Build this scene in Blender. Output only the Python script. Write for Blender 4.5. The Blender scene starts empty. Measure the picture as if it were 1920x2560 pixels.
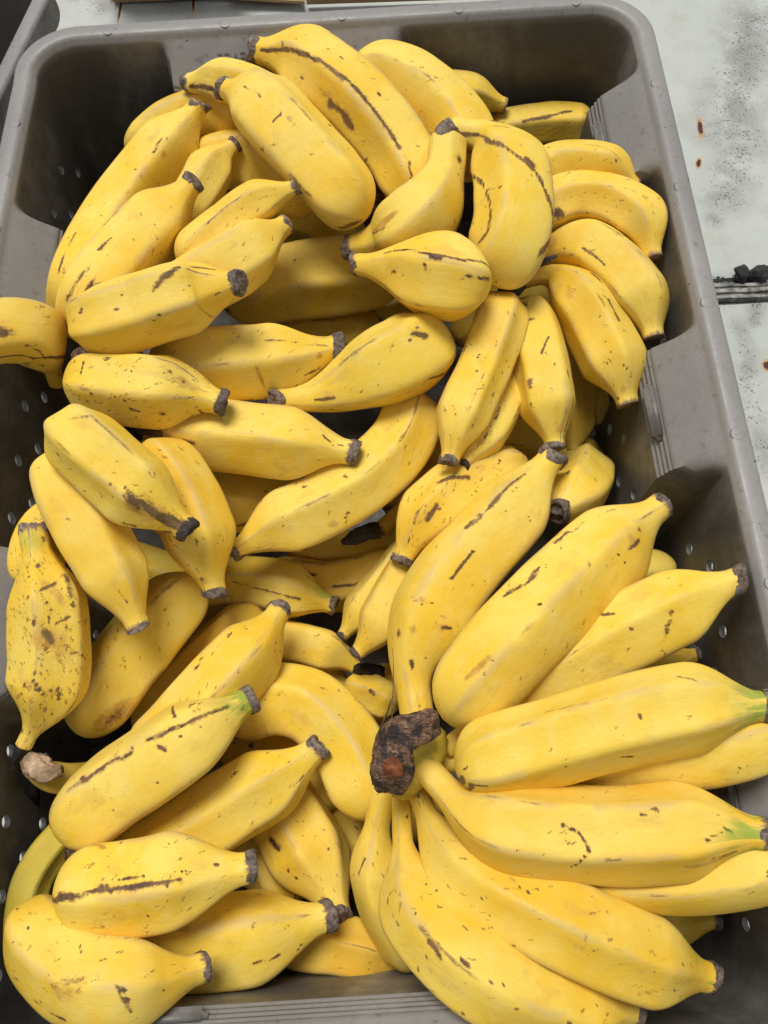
import bpy, bmesh, math, random
import numpy as np
from mathutils import Vector, Matrix

scene = bpy.context.scene
COL = scene.collection

# ---------------------------------------------------------------- camera
CAM = Vector((0.01028, -0.22054, 0.61077))
cd = bpy.data.cameras.new('camera')
cam = bpy.data.objects.new('camera', cd); COL.objects.link(cam)
cam.matrix_world = Matrix(((0.998057, 0.062303, -0.000281, CAM.x),
                           (-0.058167, 0.930170, -0.362492, CAM.y),
                           (-0.022323, 0.361804, 0.931987, CAM.z),
                           (0, 0, 0, 1)))
cd.sensor_fit = 'VERTICAL'; cd.sensor_height = 24.0
cd.lens = 24.0*2150/2560
cd.clip_start = .01; cd.clip_end = 60
scene.camera = cam

# ---------------------------------------------------------------- light: bright overcast
SUN_EL, SUN_AZ = math.radians(70), math.radians(-18)      # azimuth clockwise from +Y
world = bpy.data.worlds.new('World'); scene.world = world; world.use_nodes = True
nt = world.node_tree; nt.nodes.clear()
sky = nt.nodes.new('ShaderNodeTexSky'); sky.sky_type = 'NISHITA'; sky.sun_disc = False
sky.sun_elevation = SUN_EL; sky.sun_rotation = SUN_AZ; sky.dust_density = .4; sky.air_density = 1.0
hs = nt.nodes.new('ShaderNodeHueSaturation'); hs.inputs['Saturation'].default_value = .12   # cloud: nearly colourless
bg = nt.nodes.new('ShaderNodeBackground'); bg.inputs['Strength'].default_value = .050
wo = nt.nodes.new('ShaderNodeOutputWorld')
nt.links.new(sky.outputs[0], hs.inputs['Color']); nt.links.new(hs.outputs[0], bg.inputs[0]); nt.links.new(bg.outputs[0], wo.inputs[0])
sd = bpy.data.lights.new('sun', 'SUN'); sd.energy = 1.5; sd.angle = math.radians(25); sd.color = (1, .97, .91)
sun = bpy.data.objects.new('sun', sd); COL.objects.link(sun)
dirv = Vector((math.sin(SUN_AZ)*math.cos(SUN_EL), math.cos(SUN_AZ)*math.cos(SUN_EL), math.sin(SUN_EL)))
sun.rotation_euler = dirv.to_track_quat('Z', 'Y').to_euler(); sun.location = (0, 0, 4)

scene.view_settings.view_transform = 'Standard'; scene.view_settings.look = 'None'
scene.view_settings.exposure = 1.02; scene.view_settings.gamma = 1
scene.render.engine = 'CYCLES'
scene.cycles.use_denoising = True; scene.cycles.use_adaptive_sampling = True; scene.cycles.adaptive_threshold = .02
scene.cycles.max_bounces = 6; scene.cycles.diffuse_bounces = 4; scene.cycles.glossy_bounces = 2

# ---------------------------------------------------------------- helpers
def sm(x):
    x = np.clip(x, 0, 1)
    return x*x*(3-2*x)

def link(name, me, parent=None, loc=None, mat=None):
    o = bpy.data.objects.new(name, me); COL.objects.link(o)
    if mat is not None: me.materials.append(mat)
    if parent is not None: o.parent = parent
    if loc is not None: o.location = loc
    return o

def empty(name, loc):
    o = bpy.data.objects.new(name, None); COL.objects.link(o)
    o.location = loc; o.empty_display_size = .02
    return o

def tag(o, label=None, cat=None, group=None, kind=None):
    for k, v in (('label', label), ('category', cat), ('group', group), ('kind', kind)):
        if v: o[k] = v
    return o

def pydata(name, v, f, smooth=True):
    me = bpy.data.meshes.new(name)
    me.from_pydata([tuple(map(float, p)) for p in v], [], [tuple(map(int, q)) for q in f])
    if smooth: me.polygons.foreach_set('use_smooth', [True]*len(me.polygons))
    me.update()
    return me

def bm_mesh(name, bm, smooth=False):
    bmesh.ops.recalc_face_normals(bm, faces=bm.faces)
    me = bpy.data.meshes.new(name); bm.to_mesh(me); bm.free()
    if smooth: me.polygons.foreach_set('use_smooth', [True]*len(me.polygons))
    return me

class G:
    """small node-graph builder"""
    def __init__(s, name):
        s.m = bpy.data.materials.new(name); s.m.use_nodes = True
        s.t = s.m.node_tree; s.n = s.t.nodes; s.n.clear()
        s.out = s.n.new('ShaderNodeOutputMaterial'); s.b = s.n.new('ShaderNodeBsdfPrincipled')
        s.t.links.new(s.b.outputs[0], s.out.inputs[0])
    def put(s, sock, v):
        if hasattr(v, 'is_linked') or isinstance(v, bpy.types.NodeSocket): s.t.links.new(v, sock)
        elif isinstance(v, (tuple, list)) and len(v) == 3 and sock.type == 'RGBA': sock.default_value = (*v, 1)
        else: sock.default_value = v
    def math(s, op, a, b=0., c=None, clamp=False):
        n = s.n.new('ShaderNodeMath'); n.operation = op; n.use_clamp = clamp
        s.put(n.inputs[0], a); s.put(n.inputs[1], b)
        if c is not None: s.put(n.inputs[2], c)
        return n.outputs[0]
    def ramp(s, x, lo, hi, a=0., b=1., smooth=True):
        n = s.n.new('ShaderNodeMapRange'); n.interpolation_type = 'SMOOTHSTEP' if smooth else 'LINEAR'
        s.put(n.inputs[0], x); s.put(n.inputs[1], lo); s.put(n.inputs[2], hi); s.put(n.inputs[3], a); s.put(n.inputs[4], b)
        return n.outputs[0]
    def mix(s, f, a, b, mode='MIX'):
        n = s.n.new('ShaderNodeMix'); n.data_type = 'RGBA'; n.blend_type = mode
        s.put(n.inputs[0], f); s.put(n.inputs[6], a); s.put(n.inputs[7], b)
        return n.outputs[2]
    def noise(s, vec, scale, detail=3, rough=.5, dist=0., out=0, dim='3D'):
        n = s.n.new('ShaderNodeTexNoise'); n.noise_dimensions = dim; s.put(n.inputs['Vector'], vec)
        n.inputs['Scale'].default_value = scale; n.inputs['Detail'].default_value = detail
        n.inputs['Roughness'].default_value = rough; n.inputs['Distortion'].default_value = dist
        return n.outputs[out]
    def voro(s, vec, scale, feature='F1', rand=1., dim='3D'):
        n = s.n.new('ShaderNodeTexVoronoi'); n.voronoi_dimensions = dim; n.feature = feature; s.put(n.inputs['Vector'], vec)
        n.inputs['Scale'].default_value = scale; n.inputs['Randomness'].default_value = rand
        return n
    def attr(s, name, typ='GEOMETRY', out='Fac'):
        n = s.n.new('ShaderNodeAttribute'); n.attribute_type = typ; n.attribute_name = name
        return n.outputs[out]
    def coord(s, which='Object'):
        return s.n.new('ShaderNodeTexCoord').outputs[which]
    def geo(s, which='Position'):
        return s.n.new('ShaderNodeNewGeometry').outputs[which]
    def vmath(s, op, a, b=(0, 0, 0)):
        n = s.n.new('ShaderNodeVectorMath'); n.operation = op
        s.put(n.inputs[0], a); s.put(n.inputs[1], b)
        return n.outputs['Value'] if op in ('LENGTH', 'DISTANCE', 'DOT_PRODUCT') else n.outputs[0]
    def sep(s, v):
        n = s.n.new('ShaderNodeSeparateXYZ'); s.put(n.inputs[0], v); return n.outputs
    def comb(s, x, y, z):
        n = s.n.new('ShaderNodeCombineXYZ')
        for i, q in enumerate((x, y, z)): s.put(n.inputs[i], q)
        return n.outputs[0]
    def bump(s, h, strength, dist):
        n = s.n.new('ShaderNodeBump'); n.inputs['Strength'].default_value = strength; n.inputs['Distance'].default_value = dist
        s.put(n.inputs['Height'], h); return n.outputs[0]
    def done(s, color=None, rough=None, normal=None, **kw):
        if color is not None: s.put(s.b.inputs['Base Color'], color)
        if rough is not None: s.put(s.b.inputs['Roughness'], rough)
        if normal is not None: s.put(s.b.inputs['Normal'], normal)
        for k, v in kw.items(): s.put(s.b.inputs[k.replace('_', ' ')], v)
        return s.m

# ---------------------------------------------------------------- materials
def banana_skin():
    g = G('banana_skin')
    seed = g.attr('seed', 'OBJECT'); speck = g.attr('speck', 'OBJECT'); scuff = g.attr('scuff', 'OBJECT')
    ripe = g.attr('ripe', 'OBJECT'); green = g.attr('green', 'OBJECT'); length = g.attr('length', 'OBJECT')
    uv = g.n.new('ShaderNodeUVMap'); uv.uv_map = 'skin'
    u, v, _ = g.sep(uv.outputs[0])
    off = g.comb(g.math('MULTIPLY', seed, 13.7), g.math('MULTIPLY', seed, 7.3), g.math('MULTIPLY', seed, 3.1))
    P = g.vmath('ADD', g.coord('Object'), off)
    K = g.vmath('ADD', g.comb(g.math('MULTIPLY', u, .018), g.math('MULTIPLY', v, .5), 0.), off)   # stretched along the finger
    big = g.noise(P, 26, 2, .55); n1 = g.noise(P, 120, 2, .6); nk = g.noise(K, 240, 3, .68, dim='2D'); nf = g.noise(P, 800, 1, .5)
    k50 = g.noise(K, 62, 2, .6, dim='2D')
    col = g.mix(g.ramp(big, .32, .68), (.85, .560, .045), (.85, .63, .120))
    col = g.mix(g.math('MULTIPLY', g.ramp(n1, .45, .75), .35), col, (.86, .69, .22))
    col = g.mix(g.math('MULTIPLY', ripe, g.ramp(big, .7, .3, .35, 1.)), col, (.72, .38, .03))
    fib = g.noise(g.comb(g.math('ADD', u, g.math('MULTIPLY', seed, 2.3)), g.math('MULTIPLY', v, 9.), 0.), 13, 3, .7, dim='2D')
    col = g.mix(g.math('MULTIPLY', g.ramp(fib, .48, .75), .30), col, (.70, .44, .06))
    col = g.mix(g.math('MULTIPLY', g.ramp(nk, .5, .8), .16), col, (.75, .48, .08))
    # distance from the nearest ridge, 0 on it
    rd = g.math('ABSOLUTE', g.math('SUBTRACT', g.math('FRACT', g.math('ADD', u, .5)), .5))
    rdw = g.math('ADD', rd, g.math('MULTIPLY', g.math('SUBTRACT', nk, .5), .12))
    pale = g.math('MULTIPLY', g.ramp(rdw, .15, .0), g.ramp(k50, .38, .60))
    col = g.mix(g.math('MULTIPLY', pale, .7), col, (.60, .42, .15))
    # brown abrasion running along some ridges
    rid = g.math('FLOOR', g.math('ADD', u, .5))
    run = g.noise(g.comb(g.math('ADD', g.math('MULTIPLY', rid, 3.3), g.math('MULTIPLY', seed, 9.1)), g.math('MULTIPLY', v, 26.), 0.), 1.0, 2, .55, dim='2D')
    line = g.math('MULTIPLY', g.ramp(g.math('ADD', rdw, g.math('MULTIPLY', nf, .06)), .075, .045),
                  g.ramp(g.math('ADD', run, g.math('MULTIPLY', scuff, .32)), .66, .74))
    col = g.mix(g.math('MULTIPLY', line, g.ramp(nf, .3, .6, .30, .80)), col, (.16, .08, .04))
    # faint tan rubs
    rub = g.math('MULTIPLY', g.ramp(g.math('ADD', k50, g.math('MULTIPLY', g.math('SUBTRACT', nk, .5), .4)), .60, .82), .34)
    col = g.mix(rub, col, (.52, .30, .07))
    # specks and small bruises
    dist = g.math('MULTIPLY', nf, .004)
    Kd = g.vmath('ADD', K, g.comb(dist, g.math('MULTIPLY', dist, -.7), 0.))
    def spots(scale, size, dens, salt):
        vn = g.voro(g.vmath('ADD', Kd, (salt, salt*.7, 0)), scale, dim='2D')
        cr, cg, cb = g.sep(vn.outputs['Color'])
        on = g.math('LESS_THAN', cr, g.math('MULTIPLY', speck, dens))
        sz = g.math('MULTIPLY', g.math('ADD', g.math('MULTIPLY', cg, .8), .35), size)
        return g.math('MULTIPLY', on, g.ramp(vn.outputs['Distance'], sz, g.math('MULTIPLY', sz, .62)))
    sp = g.math('MAXIMUM', g.math('MAXIMUM', spots(75, .12, .02, 1.3), spots(230, .24, .028, 4.1)), g.math('MULTIPLY', spots(560, .32, .14, 7.7), .75))
    col = g.mix(g.math('MULTIPLY', sp, .9), col, g.mix(n1, (.03, .012, .01), (.22, .085, .025)))
    # scratches and bruises with a shape of their own
    nz = g.math('ADD', g.math('MULTIPLY', g.math('SUBTRACT', nk, .5), .9), g.math('ADD', g.math('MULTIPLY', g.math('SUBTRACT', nf, .5), .4), g.math('MULTIPLY', g.math('SUBTRACT', n1, .5), .7)))
    tm = g.ramp(g.math('ADD', g.attr('tan_mark'), g.math('MULTIPLY', nz, .9)), .35, .75)
    col = g.mix(g.math('MULTIPLY', tm, .8), col, g.mix(g.ramp(n1, .35, .65), (.42, .18, .03), (.62, .36, .08)))
    dm = g.attr('dark_mark')
    mk = g.math('MULTIPLY', g.ramp(g.math('ADD', dm, nz), .30, .78), g.math('GREATER_THAN', dm, .02))
    col = g.mix(g.math('MULTIPLY', mk, .93), col, g.mix(g.ramp(n1, .38, .62), (.050, .024, .022), (.15, .070, .040)))
    # green left near the blossom end
    gm = g.math('MULTIPLY', g.math('MULTIPLY', green, g.ramp(g.math('ADD', k50, g.math('MULTIPLY', nk, .35)), .62, .78)), g.ramp(g.math('ADD', v, g.math('MULTIPLY', n1, .018)), .034, .014))
    col = g.mix(g.math('MULTIPLY', gm, .8), col, (.20, .34, .045))
    col = g.mix(g.math('MULTIPLY', g.attr('greenish', 'OBJECT'), .7), col, (.40, .36, .03))
    # dry collar round the tip
    col = g.mix(g.ramp(g.math('ADD', v, g.math('MULTIPLY', nk, .006)), .0062, .0034), col, (.22, .14, .09))
    # darkened stalk
    ev = g.math('SUBTRACT', length, v)
    col = g.mix(g.math('MULTIPLY', g.attr('dark_end', 'OBJECT'), g.ramp(g.math('ADD', ev, g.math('MULTIPLY', n1, .03)), .042, .018)), col, (.035, .018, .014))
    rough = g.math('ADD', g.math('ADD', g.ramp(big, .3, .7, .44, .58), g.math('MULTIPLY', fib, .14)), g.math('MULTIPLY', mk, .1))
    return g.done(col, rough, g.bump(g.math('ADD', g.noise(K, 420, 2, .6, dim='2D'), g.math('ADD', g.math('MULTIPLY', n1, 1.2), g.math('MULTIPLY', nf, .5))), .24, .0007), Specular_IOR_Level=.30)

def tip_mat():
    g = G('dried_blossom_tip')
    P = g.coord('Object'); n1 = g.noise(P, 380, 4, .65); n2 = g.noise(P, 1200, 3, .6)
    sd_ = g.attr('tone', 'OBJECT')
    c = g.mix(g.ramp(n1, .35, .65), (.10, .068, .052), (.33, .26, .205))
    c = g.mix(sd_, c, g.mix(n1, (.012, .009, .009), (.05, .035, .03)))
    return g.done(c, .8, g.bump(g.math('ADD', n1, g.math('MULTIPLY', n2, .5)), .8, .0015))

def crown_mat():
    g = G('dry_crown')
    P = g.coord('Object')
    x, y, z = g.sep(P)
    fib = g.noise(g.comb(g.math('MULTIPLY', x, .25), y, z), 900, 3, .6)
    n1 = g.noise(P, 160, 4, .65)
    c = g.mix(g.ramp(n1, .40, .62), (.022, .013, .010), (.135, .068, .038))
    c = g.mix(g.math('MULTIPLY', g.ramp(fib, .46, .68), g.ramp(n1, .42, .58)), c, (.30, .19, .12))
    return g.done(c, .75, g.bump(g.math('ADD', g.math('MULTIPLY', fib, .5), n1), .9, .003))

def plain(name, col, rough, var=.3, scale=60, bump=.0, dist=.001):
    g = G(name); P = g.coord('Object'); n = g.noise(P, scale, 4, .6)
    c = g.mix(g.ramp(n, .3, .7), tuple(q*(1-var) for q in col), tuple(min(1, q*(1+var)) for q in col))
    return g.done(c, rough, g.bump(n, bump, dist) if bump else None)

def crate_mat():
    g = G('grey_crate_plastic')
    P = g.coord('Object'); x, y, z = g.sep(P)
    n0 = g.noise(P, 9, 2, .6); n1 = g.noise(P, 55, 4, .7); n2 = g.noise(P, 320, 2, .6)
    c = g.mix(g.ramp(n0, .3, .7), (.225, .213, .205), (.275, .260, .250))
    c = g.mix(g.math('MULTIPLY', g.ramp(n2, .4, .8), .25), c, (.13, .123, .117))
    # dirt and dried juice streaked down the sides, laid on heavier as painted shade; wiped rim stays clean
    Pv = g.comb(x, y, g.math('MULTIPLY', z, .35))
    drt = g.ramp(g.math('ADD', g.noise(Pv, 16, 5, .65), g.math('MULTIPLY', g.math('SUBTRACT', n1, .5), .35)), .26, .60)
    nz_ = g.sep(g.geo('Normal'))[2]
    dirt_shade = g.math('MULTIPLY', g.ramp(z, .1985, .188), g.ramp(g.math('MULTIPLY', nz_, g.math('GREATER_THAN', z, .05)), .25, .55, 1., .25))  # mask for dirt and painted shade: full inside, weak on rim and upward faces
    c = g.mix(g.math('MULTIPLY', g.math('MULTIPLY', drt, dirt_shade), .80), c, (.066, .058, .047))
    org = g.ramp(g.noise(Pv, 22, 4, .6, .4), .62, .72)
    c = g.mix(g.math('MULTIPLY', g.math('MULTIPLY', org, dirt_shade), .5), c, (.10, .06, .022))
    # scuffs and black flecks
    st = g.comb(g.math('MULTIPLY', x, 1.), g.math('MULTIPLY', y, .45), z)
    sc = g.ramp(g.noise(st, 260, 4, .75, 1.5), .66, .72)
    c = g.mix(g.math('MULTIPLY', sc, .5), c, (.33, .315, .30))
    gr = g.ramp(g.noise(P, 140, 3, .75), .58, .74)
    c = g.mix(g.math('MULTIPLY', gr, .55), c, (.085, .075, .062))
    fl = g.ramp(g.voro(P, 95).outputs['Distance'], .085, .05)
    c = g.mix(g.math('MULTIPLY', fl, g.ramp(n1, .5, .58)), c, (.03, .025, .02))
    r = g.ramp(n1, .3, .7, .38, .55)
    return g.done(c, r, g.bump(g.noise(P, 70, 3, .65), .16, .0012), Specular_IOR_Level=.45)

# ---------------------------------------------------------------- finger shape
NSEG, NROW = 70, 124

def spline(pts, n):
    """Catmull-Rom through pts, resampled to n points evenly along its length."""
    p = np.asarray(pts, float)
    p = np.vstack([2*p[0]-p[1], p, 2*p[-1]-p[-2]])
    out = []
    for i in range(1, len(p)-2):
        t = np.linspace(0, 1, 30, endpoint=False)[:, None]
        a, b, c, d = p[i-1], p[i], p[i+1], p[i+2]
        out.append(.5*((2*b)+(c-a)*t+(2*a-5*b+4*c-d)*t**2+(3*b-a-3*c+d)*t**3))
    q = np.vstack(out+[p[-2:-1]])
    for _ in range(12):
        q[1:-1] = .25*q[:-2]+.5*q[1:-1]+.25*q[2:]
    s = np.r_[0, np.cumsum(np.linalg.norm(np.diff(q, axis=0), axis=1))]
    u = np.linspace(0, s[-1], n)
    return np.stack([np.interp(u, s, q[:, k]) for k in range(q.shape[1])], 1), u

def sm(x):
    x = np.clip(x, 0, 1)
    return x*x*(3-2*x)

def profile(s, L, R, ends, o):
    """girth along a finger: s from the blossom end, all lengths in units of R"""
    tn, tl, t0 = o.get('tn', .37), o.get('tl', 1.65), o.get('t0', .22)
    sn, sl, s0 = o.get('sn', .30), o.get('sl', 2.0), o.get('s0', .8)
    k = s/R; e = (L-s)/R
    r = np.ones_like(s)*(1-.07*(2*s/L-1)**2)
    if ends[0] == 'T':
        r = r*(tn+(1-tn)*sm((k-t0)/tl)**.85)
    else:
        r = r*np.sqrt(np.clip(1-(1-np.clip(k/1.15, 0, 1))**2.2, 0.02, 1))
    if ends[1] == 'S':
        r = r*(sn+(1-sn)*sm((e-s0)/sl)**.85)
    elif ends[1] == 'T':
        r = r*(tn+(1-tn)*sm((e-t0)/tl)**.85)
    else:
        r = r*np.sqrt(np.clip(1-(1-np.clip(e/1.15, 0, 1))**2.2, 0.02, 1))
    return r*R

def frames(c):
    T = np.gradient(c, axis=0); T /= np.linalg.norm(T, axis=1)[:, None]
    n = len(c); N = np.zeros_like(c); m = n//2
    v = np.array([0, -.36, .93]); v = v-T[m]*v.dot(T[m]); N[m] = v/np.linalg.norm(v)
    for rng in (range(m+1, n), range(m-1, -1, -1)):
        for i in rng:
            j = i-1 if i > m else i+1
            v = N[j]-T[i]*N[j].dot(T[i]); N[i] = v/np.linalg.norm(v)
    return T, N, np.cross(T, N)

def finger(pts, R, ends, roll, seed, o):
    """verts (NROW,NSEG,3), arc length, ring radius; angle 0 of each ring looks up"""
    c, s = spline(pts, NROW)
    L = s[-1]
    # rows bunch toward both ends, where the girth changes fastest
    u = np.linspace(0, 1, NROW); u = u-.10*np.sin(2*np.pi*u)/(2*np.pi)*4*.5
    c = np.stack([np.interp(u*L, s, c[:, k]) for k in range(3)], 1); s = u*L
    T, N, B = frames(c)
    r = profile(s, L, R, ends, o)
    rng = np.random.RandomState(seed)
    th = np.arange(NSEG)*2*np.pi/NSEG
    a = th-roll; a = a+.22*np.sin(a+rng.rand()*6.28)
    nf = o.get('n', 5)
    fk = (np.arange(nf)+.5)*2*np.pi/nf
    p = o.get('p', 13)
    poly = (np.clip(np.cos(a[:, None]-fk[None]), 0, 1)**p).sum(1)**(-1./p)
    poly /= poly.mean()
    full = np.clip(r/R, 0, 1)
    amt = (.25+.75*sm((full-.3)/.6))[:, None]
    g = 1+(poly[None]-1)*amt
    w1, w2, w3 = rng.rand(3)*6.28
    x = (s/L)[:, None]
    g = g*(1+.024*np.sin(3.1*x*3.14+th[None]+w1)+.020*np.sin(7*x+2*th[None]+w2)+.012*np.sin(15*x-th[None]+w3)+.005*np.sin(31*x+3*th[None]+w1))
    rr = r[:, None]*g
    V = c[:, None]+rr[..., None]*(np.cos(th)[None, :, None]*N[:, None]+np.sin(th)[None, :, None]*B[:, None])
    u5 = a*nf/(2*np.pi)          # ridge lines fall on whole numbers
    return V, s, r, th, u5, (c, T, N, B)

def bed_mat():
    g = G('worn_white_truck_paint')
    P = g.geo('Position'); x, y, z = g.sep(P)
    n0 = g.noise(P, 5, 3, .5); n1 = g.noise(P, 70, 5, .7); n2 = g.noise(P, 420, 4, .75); n3 = g.noise(P, 30, 4, .65)
    c = g.mix(g.ramp(n0, .35, .65), (.43, .465, .435), (.49, .51, .48))
    c = g.mix(g.math('MULTIPLY', g.ramp(n3, .46, .70), .45), c, (.40, .385, .31))
    def band(ax, ay, bx_, by_, w):
        dx, dy = bx_-ax, by_-ay; L = math.hypot(dx, dy)
        t = g.math('DIVIDE', g.math('ADD', g.math('MULTIPLY', g.math('SUBTRACT', x, ax), dx/L), g.math('MULTIPLY', g.math('SUBTRACT', y, ay), dy/L)), L, clamp=True)
        px = g.math('SUBTRACT', x, g.math('ADD', ax, g.math('MULTIPLY', t, dx)))
        py = g.math('SUBTRACT', y, g.math('ADD', ay, g.math('MULTIPLY', t, dy)))
        d = g.math('SQRT', g.math('ADD', g.math('MULTIPLY', px, px), g.math('MULTIPLY', py, py)))
        return g.ramp(d, w, 0.)
    # scuffed grey swathe, speckled with black grit
    sw = g.math('MAXIMUM', band(.395, .50, .345, .37, .05), band(.36, .36, .328, .295, .035))
    sw = g.math('MAXIMUM', sw, g.math('MULTIPLY', band(.31, .272, .312, .268, .014), 1.))
    sw = g.math('MAXIMUM', sw, band(.30, .206, .36, .203, .016))
    sw = g.math('MAXIMUM', sw, band(.335, .192, .325, .165, .012))
    sw = g.math('MAXIMUM', sw, g.math('MULTIPLY', band(.313, .16, .306, .03, .016), .8))
    sw = g.math('MAXIMUM', sw, g.math('MULTIPLY', band(-.27, .60, -.24, .575, .022), .9))
    sw = g.math('MAXIMUM', sw, g.math('MULTIPLY', band(-.20, .60, -.15, .56, .022), .75))
    gry = g.math('MULTIPLY', sw, g.ramp(n3, .30, .60))
    c = g.mix(g.math('MULTIPLY', gry, .8), c, (.25, .25, .235))
    grit = g.ramp(g.math('ADD', g.math('ADD', g.math('MULTIPLY', sw, .10), g.math('MULTIPLY', n1, .30)), n2), .80, .86)
    grit = g.math('MULTIPLY', grit, g.ramp(g.math('ADD', sw, g.math('MULTIPLY', n1, .5)), .28, .45))
    c = g.mix(g.math('MULTIPLY', grit, .9), c, (.028, .026, .022))
    # loose flecks and hair scratches everywhere
    vn = g.voro(g.vmath('ADD', P, g.vmath('SCALE', g.noise(P, 200, 2, .5, out=1))), 75)
    cr, cg, cb = g.sep(vn.outputs['Color'])
    fl = g.math('MULTIPLY', g.math('LESS_THAN', cr, .18), g.ramp(vn.outputs['Distance'], g.math('MULTIPLY', cg, .14), .02))
    c = g.mix(g.math('MULTIPLY', fl, .8), c, (.06, .055, .045))
    scr = g.ramp(g.noise(g.comb(g.math('MULTIPLY', x, .5), g.math('MULTIPLY', y, 2.4), 0.), 45, 5, .8, 2.2), .70, .715)
    c = g.mix(g.math('MULTIPLY', scr, .35), c, (.2, .19, .16))
    # rust where the paint is cut through
    def rust(ax, ay, bx_, by_, w):
        nonlocal c
        cx_, cy_ = (ax+bx_)/2, (ay+by_)/2; L_ = math.hypot(bx_-ax, by_-ay)/2+w; ux, uy = (bx_-ax)/(2*(L_-w)+1e-9), (by_-ay)/(2*(L_-w)+1e-9)
        dx_, dy_ = g.math('SUBTRACT', x, cx_), g.math('SUBTRACT', y, cy_)
        la = g.math('MULTIPLY', g.math('ADD', g.math('MULTIPLY', dx_, ux), g.math('MULTIPLY', dy_, uy)), 1/L_)
        lb = g.math('MULTIPLY', g.math('SUBTRACT', g.math('MULTIPLY', dx_, uy), g.math('MULTIPLY', dy_, ux)), 1/w)
        q = g.math('SUBTRACT', 1., g.math('SQRT', g.math('ADD', g.math('MULTIPLY', la, la), g.math('MULTIPLY', lb, lb))))
        q = g.math('ADD', q, g.math('MULTIPLY', g.math('SUBTRACT', n2, .5), .5))
        c = g.mix(g.math('MULTIPLY', g.ramp(q, .15, .5), .75), c, (.50, .22, .05))
        c = g.mix(g.ramp(q, .48, .62), c, (.045, .014, .008))
    rust(.3215, .386, .3192, .360, .0048); rust(.3130, .338, .3090, .327, .0042)
    rust(-.2185, .60, -.2225, .54, .0024); rust(-.148, .60, -.147, .55, .0024); rust(.327, .125, .327, .122, .007)
    return g.done(c, g.ramp(n1, .3, .7, .32, .6), g.bump(g.math('ADD', n1, g.math('MULTIPLY', grit, -.6)), .12, .001), Specular_IOR_Level=.4)

def cardboard_mat():
    g = G('brown_cardboard'); P = g.coord('Object'); x, y, z = g.sep(P)
    n = g.noise(g.comb(x, g.math('MULTIPLY', y, .1), z), 500, 3, .6); n1 = g.noise(P, 20, 3, .6)
    c = g.mix(g.ramp(n1, .3, .7), (.34, .215, .105), (.42, .28, .145))
    c = g.mix(g.math('MULTIPLY', g.ramp(n, .5, .8), .2), c, (.24, .14, .06))
    return g.done(c, .85, g.bump(n, .1, .001))

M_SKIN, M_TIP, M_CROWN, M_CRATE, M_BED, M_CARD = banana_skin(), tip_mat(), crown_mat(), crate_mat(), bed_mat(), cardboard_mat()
M_BLACK = plain('withered_black', (.022, .017, .015), .7, .5, 220, .6, .002)
M_FLESH = plain('torn_pith', (.62, .43, .27), .7, .25, 300, .8, .002)
M_CUT = plain('orange_cut_crown', (.20, .055, .015), .7, .5, 180, .6, .002)
M_STONE = plain('dark_grit', (.028, .027, .026), .85, .5, 120, .9, .004)
M_STEEL = plain('grimy_trim_metal', (.24, .23, .21), .5, .6, 140, .5, .001)
M_BASE = plain('greenish_crown_flesh', (.55, .43, .05), .5, .3, 90, .3, .001)
M_INK = plain('dark_green_print', (.03, .07, .035), .7)

# ================================================================ the setting
def sheet(name, x0, x1, y0, y1, z, mat, n=1):
    bm = bmesh.new()
    bmesh.ops.create_grid(bm, x_segments=n, y_segments=n, size=.5)
    for v in bm.verts: v.co = Vector((x0+(v.co.x+.5)*(x1-x0), y0+(v.co.y+.5)*(y1-y0), z))
    return link(name, bm_mesh(name, bm), mat=mat)

YS = .199                                        # the joint between bed floor and tailgate
tag(sheet('ground', -30, 30, -30, 30, -.62, plain('asphalt', (.05, .05, .05), .9, .3, 30)), kind='structure')

def slab(name, x0, x1, y0, y1, z0, z1, mat, bev=.004, parent=None):
    bm = bmesh.new(); bmesh.ops.create_cube(bm, size=1)
    for v in bm.verts: v.co = Vector(((x0+x1)/2+v.co.x*(x1-x0), (y0+y1)/2+v.co.y*(y1-y0), (z0+z1)/2+v.co.z*(z1-z0)))
    if bev: bmesh.ops.bevel(bm, geom=bm.edges[:], offset=bev, segments=2, affect='EDGES')
    return link(name, bm_mesh(name, bm, False), parent, mat=mat)
tag(slab('truck_bed_floor', -.9, .9, YS+.006, 1.6, -.03, 0, M_BED), kind='structure')
tag(slab('tailgate_floor', -.9, .9, -.55, YS-.012, -.03, -.001, M_BED), kind='structure')

tr = empty('trim_strip', (.2, YS-.003, -.012))
tag(tr, 'grimy grooved metal strip in the joint of the white truck bed', 'trim strip')
bm = bmesh.new()
prof = [(-.0085, -.01), (-.0085, .002), (-.006, .002), (-.0055, .000), (-.0035, .000), (-.003, .0025), (0, .0025), (.0005, .0003), (.0025, .0003), (.003, .0022), (.0055, .0022), (.0055, -.01)]
xs = np.linspace(-.02, .148, 24)
rows = [[bm.verts.new((xx, p[0]+.0006*math.sin(xx*80), p[1]+.012+.0004*math.sin(xx*210+p[0]*900))) for p in prof] for xx in xs]
for a, b_ in zip(rows[:-1], rows[1:]):
    for k in range(len(prof)-1): bm.faces.new((a[k], b_[k], b_[k+1], a[k+1]))
bm.faces.new(rows[0]); bm.faces.new(rows[-1][::-1])
link('grooved_bar', bm_mesh('grooved_bar', bm), tr, mat=M_STEEL)
bm = bmesh.new()
for k in range(160):
    random.seed(k); r = random.uniform(.0004, .0013)
    mt = Matrix.Translation((random.uniform(-.01, .14), random.choice((-1, 1))*.0085+random.gauss(0, .002), .0125+r*.4))
    bmesh.ops.create_icosphere(bm, subdivisions=1, radius=r, matrix=mt @ Matrix.Diagonal((1.4, 1, .6, 1)))
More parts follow.
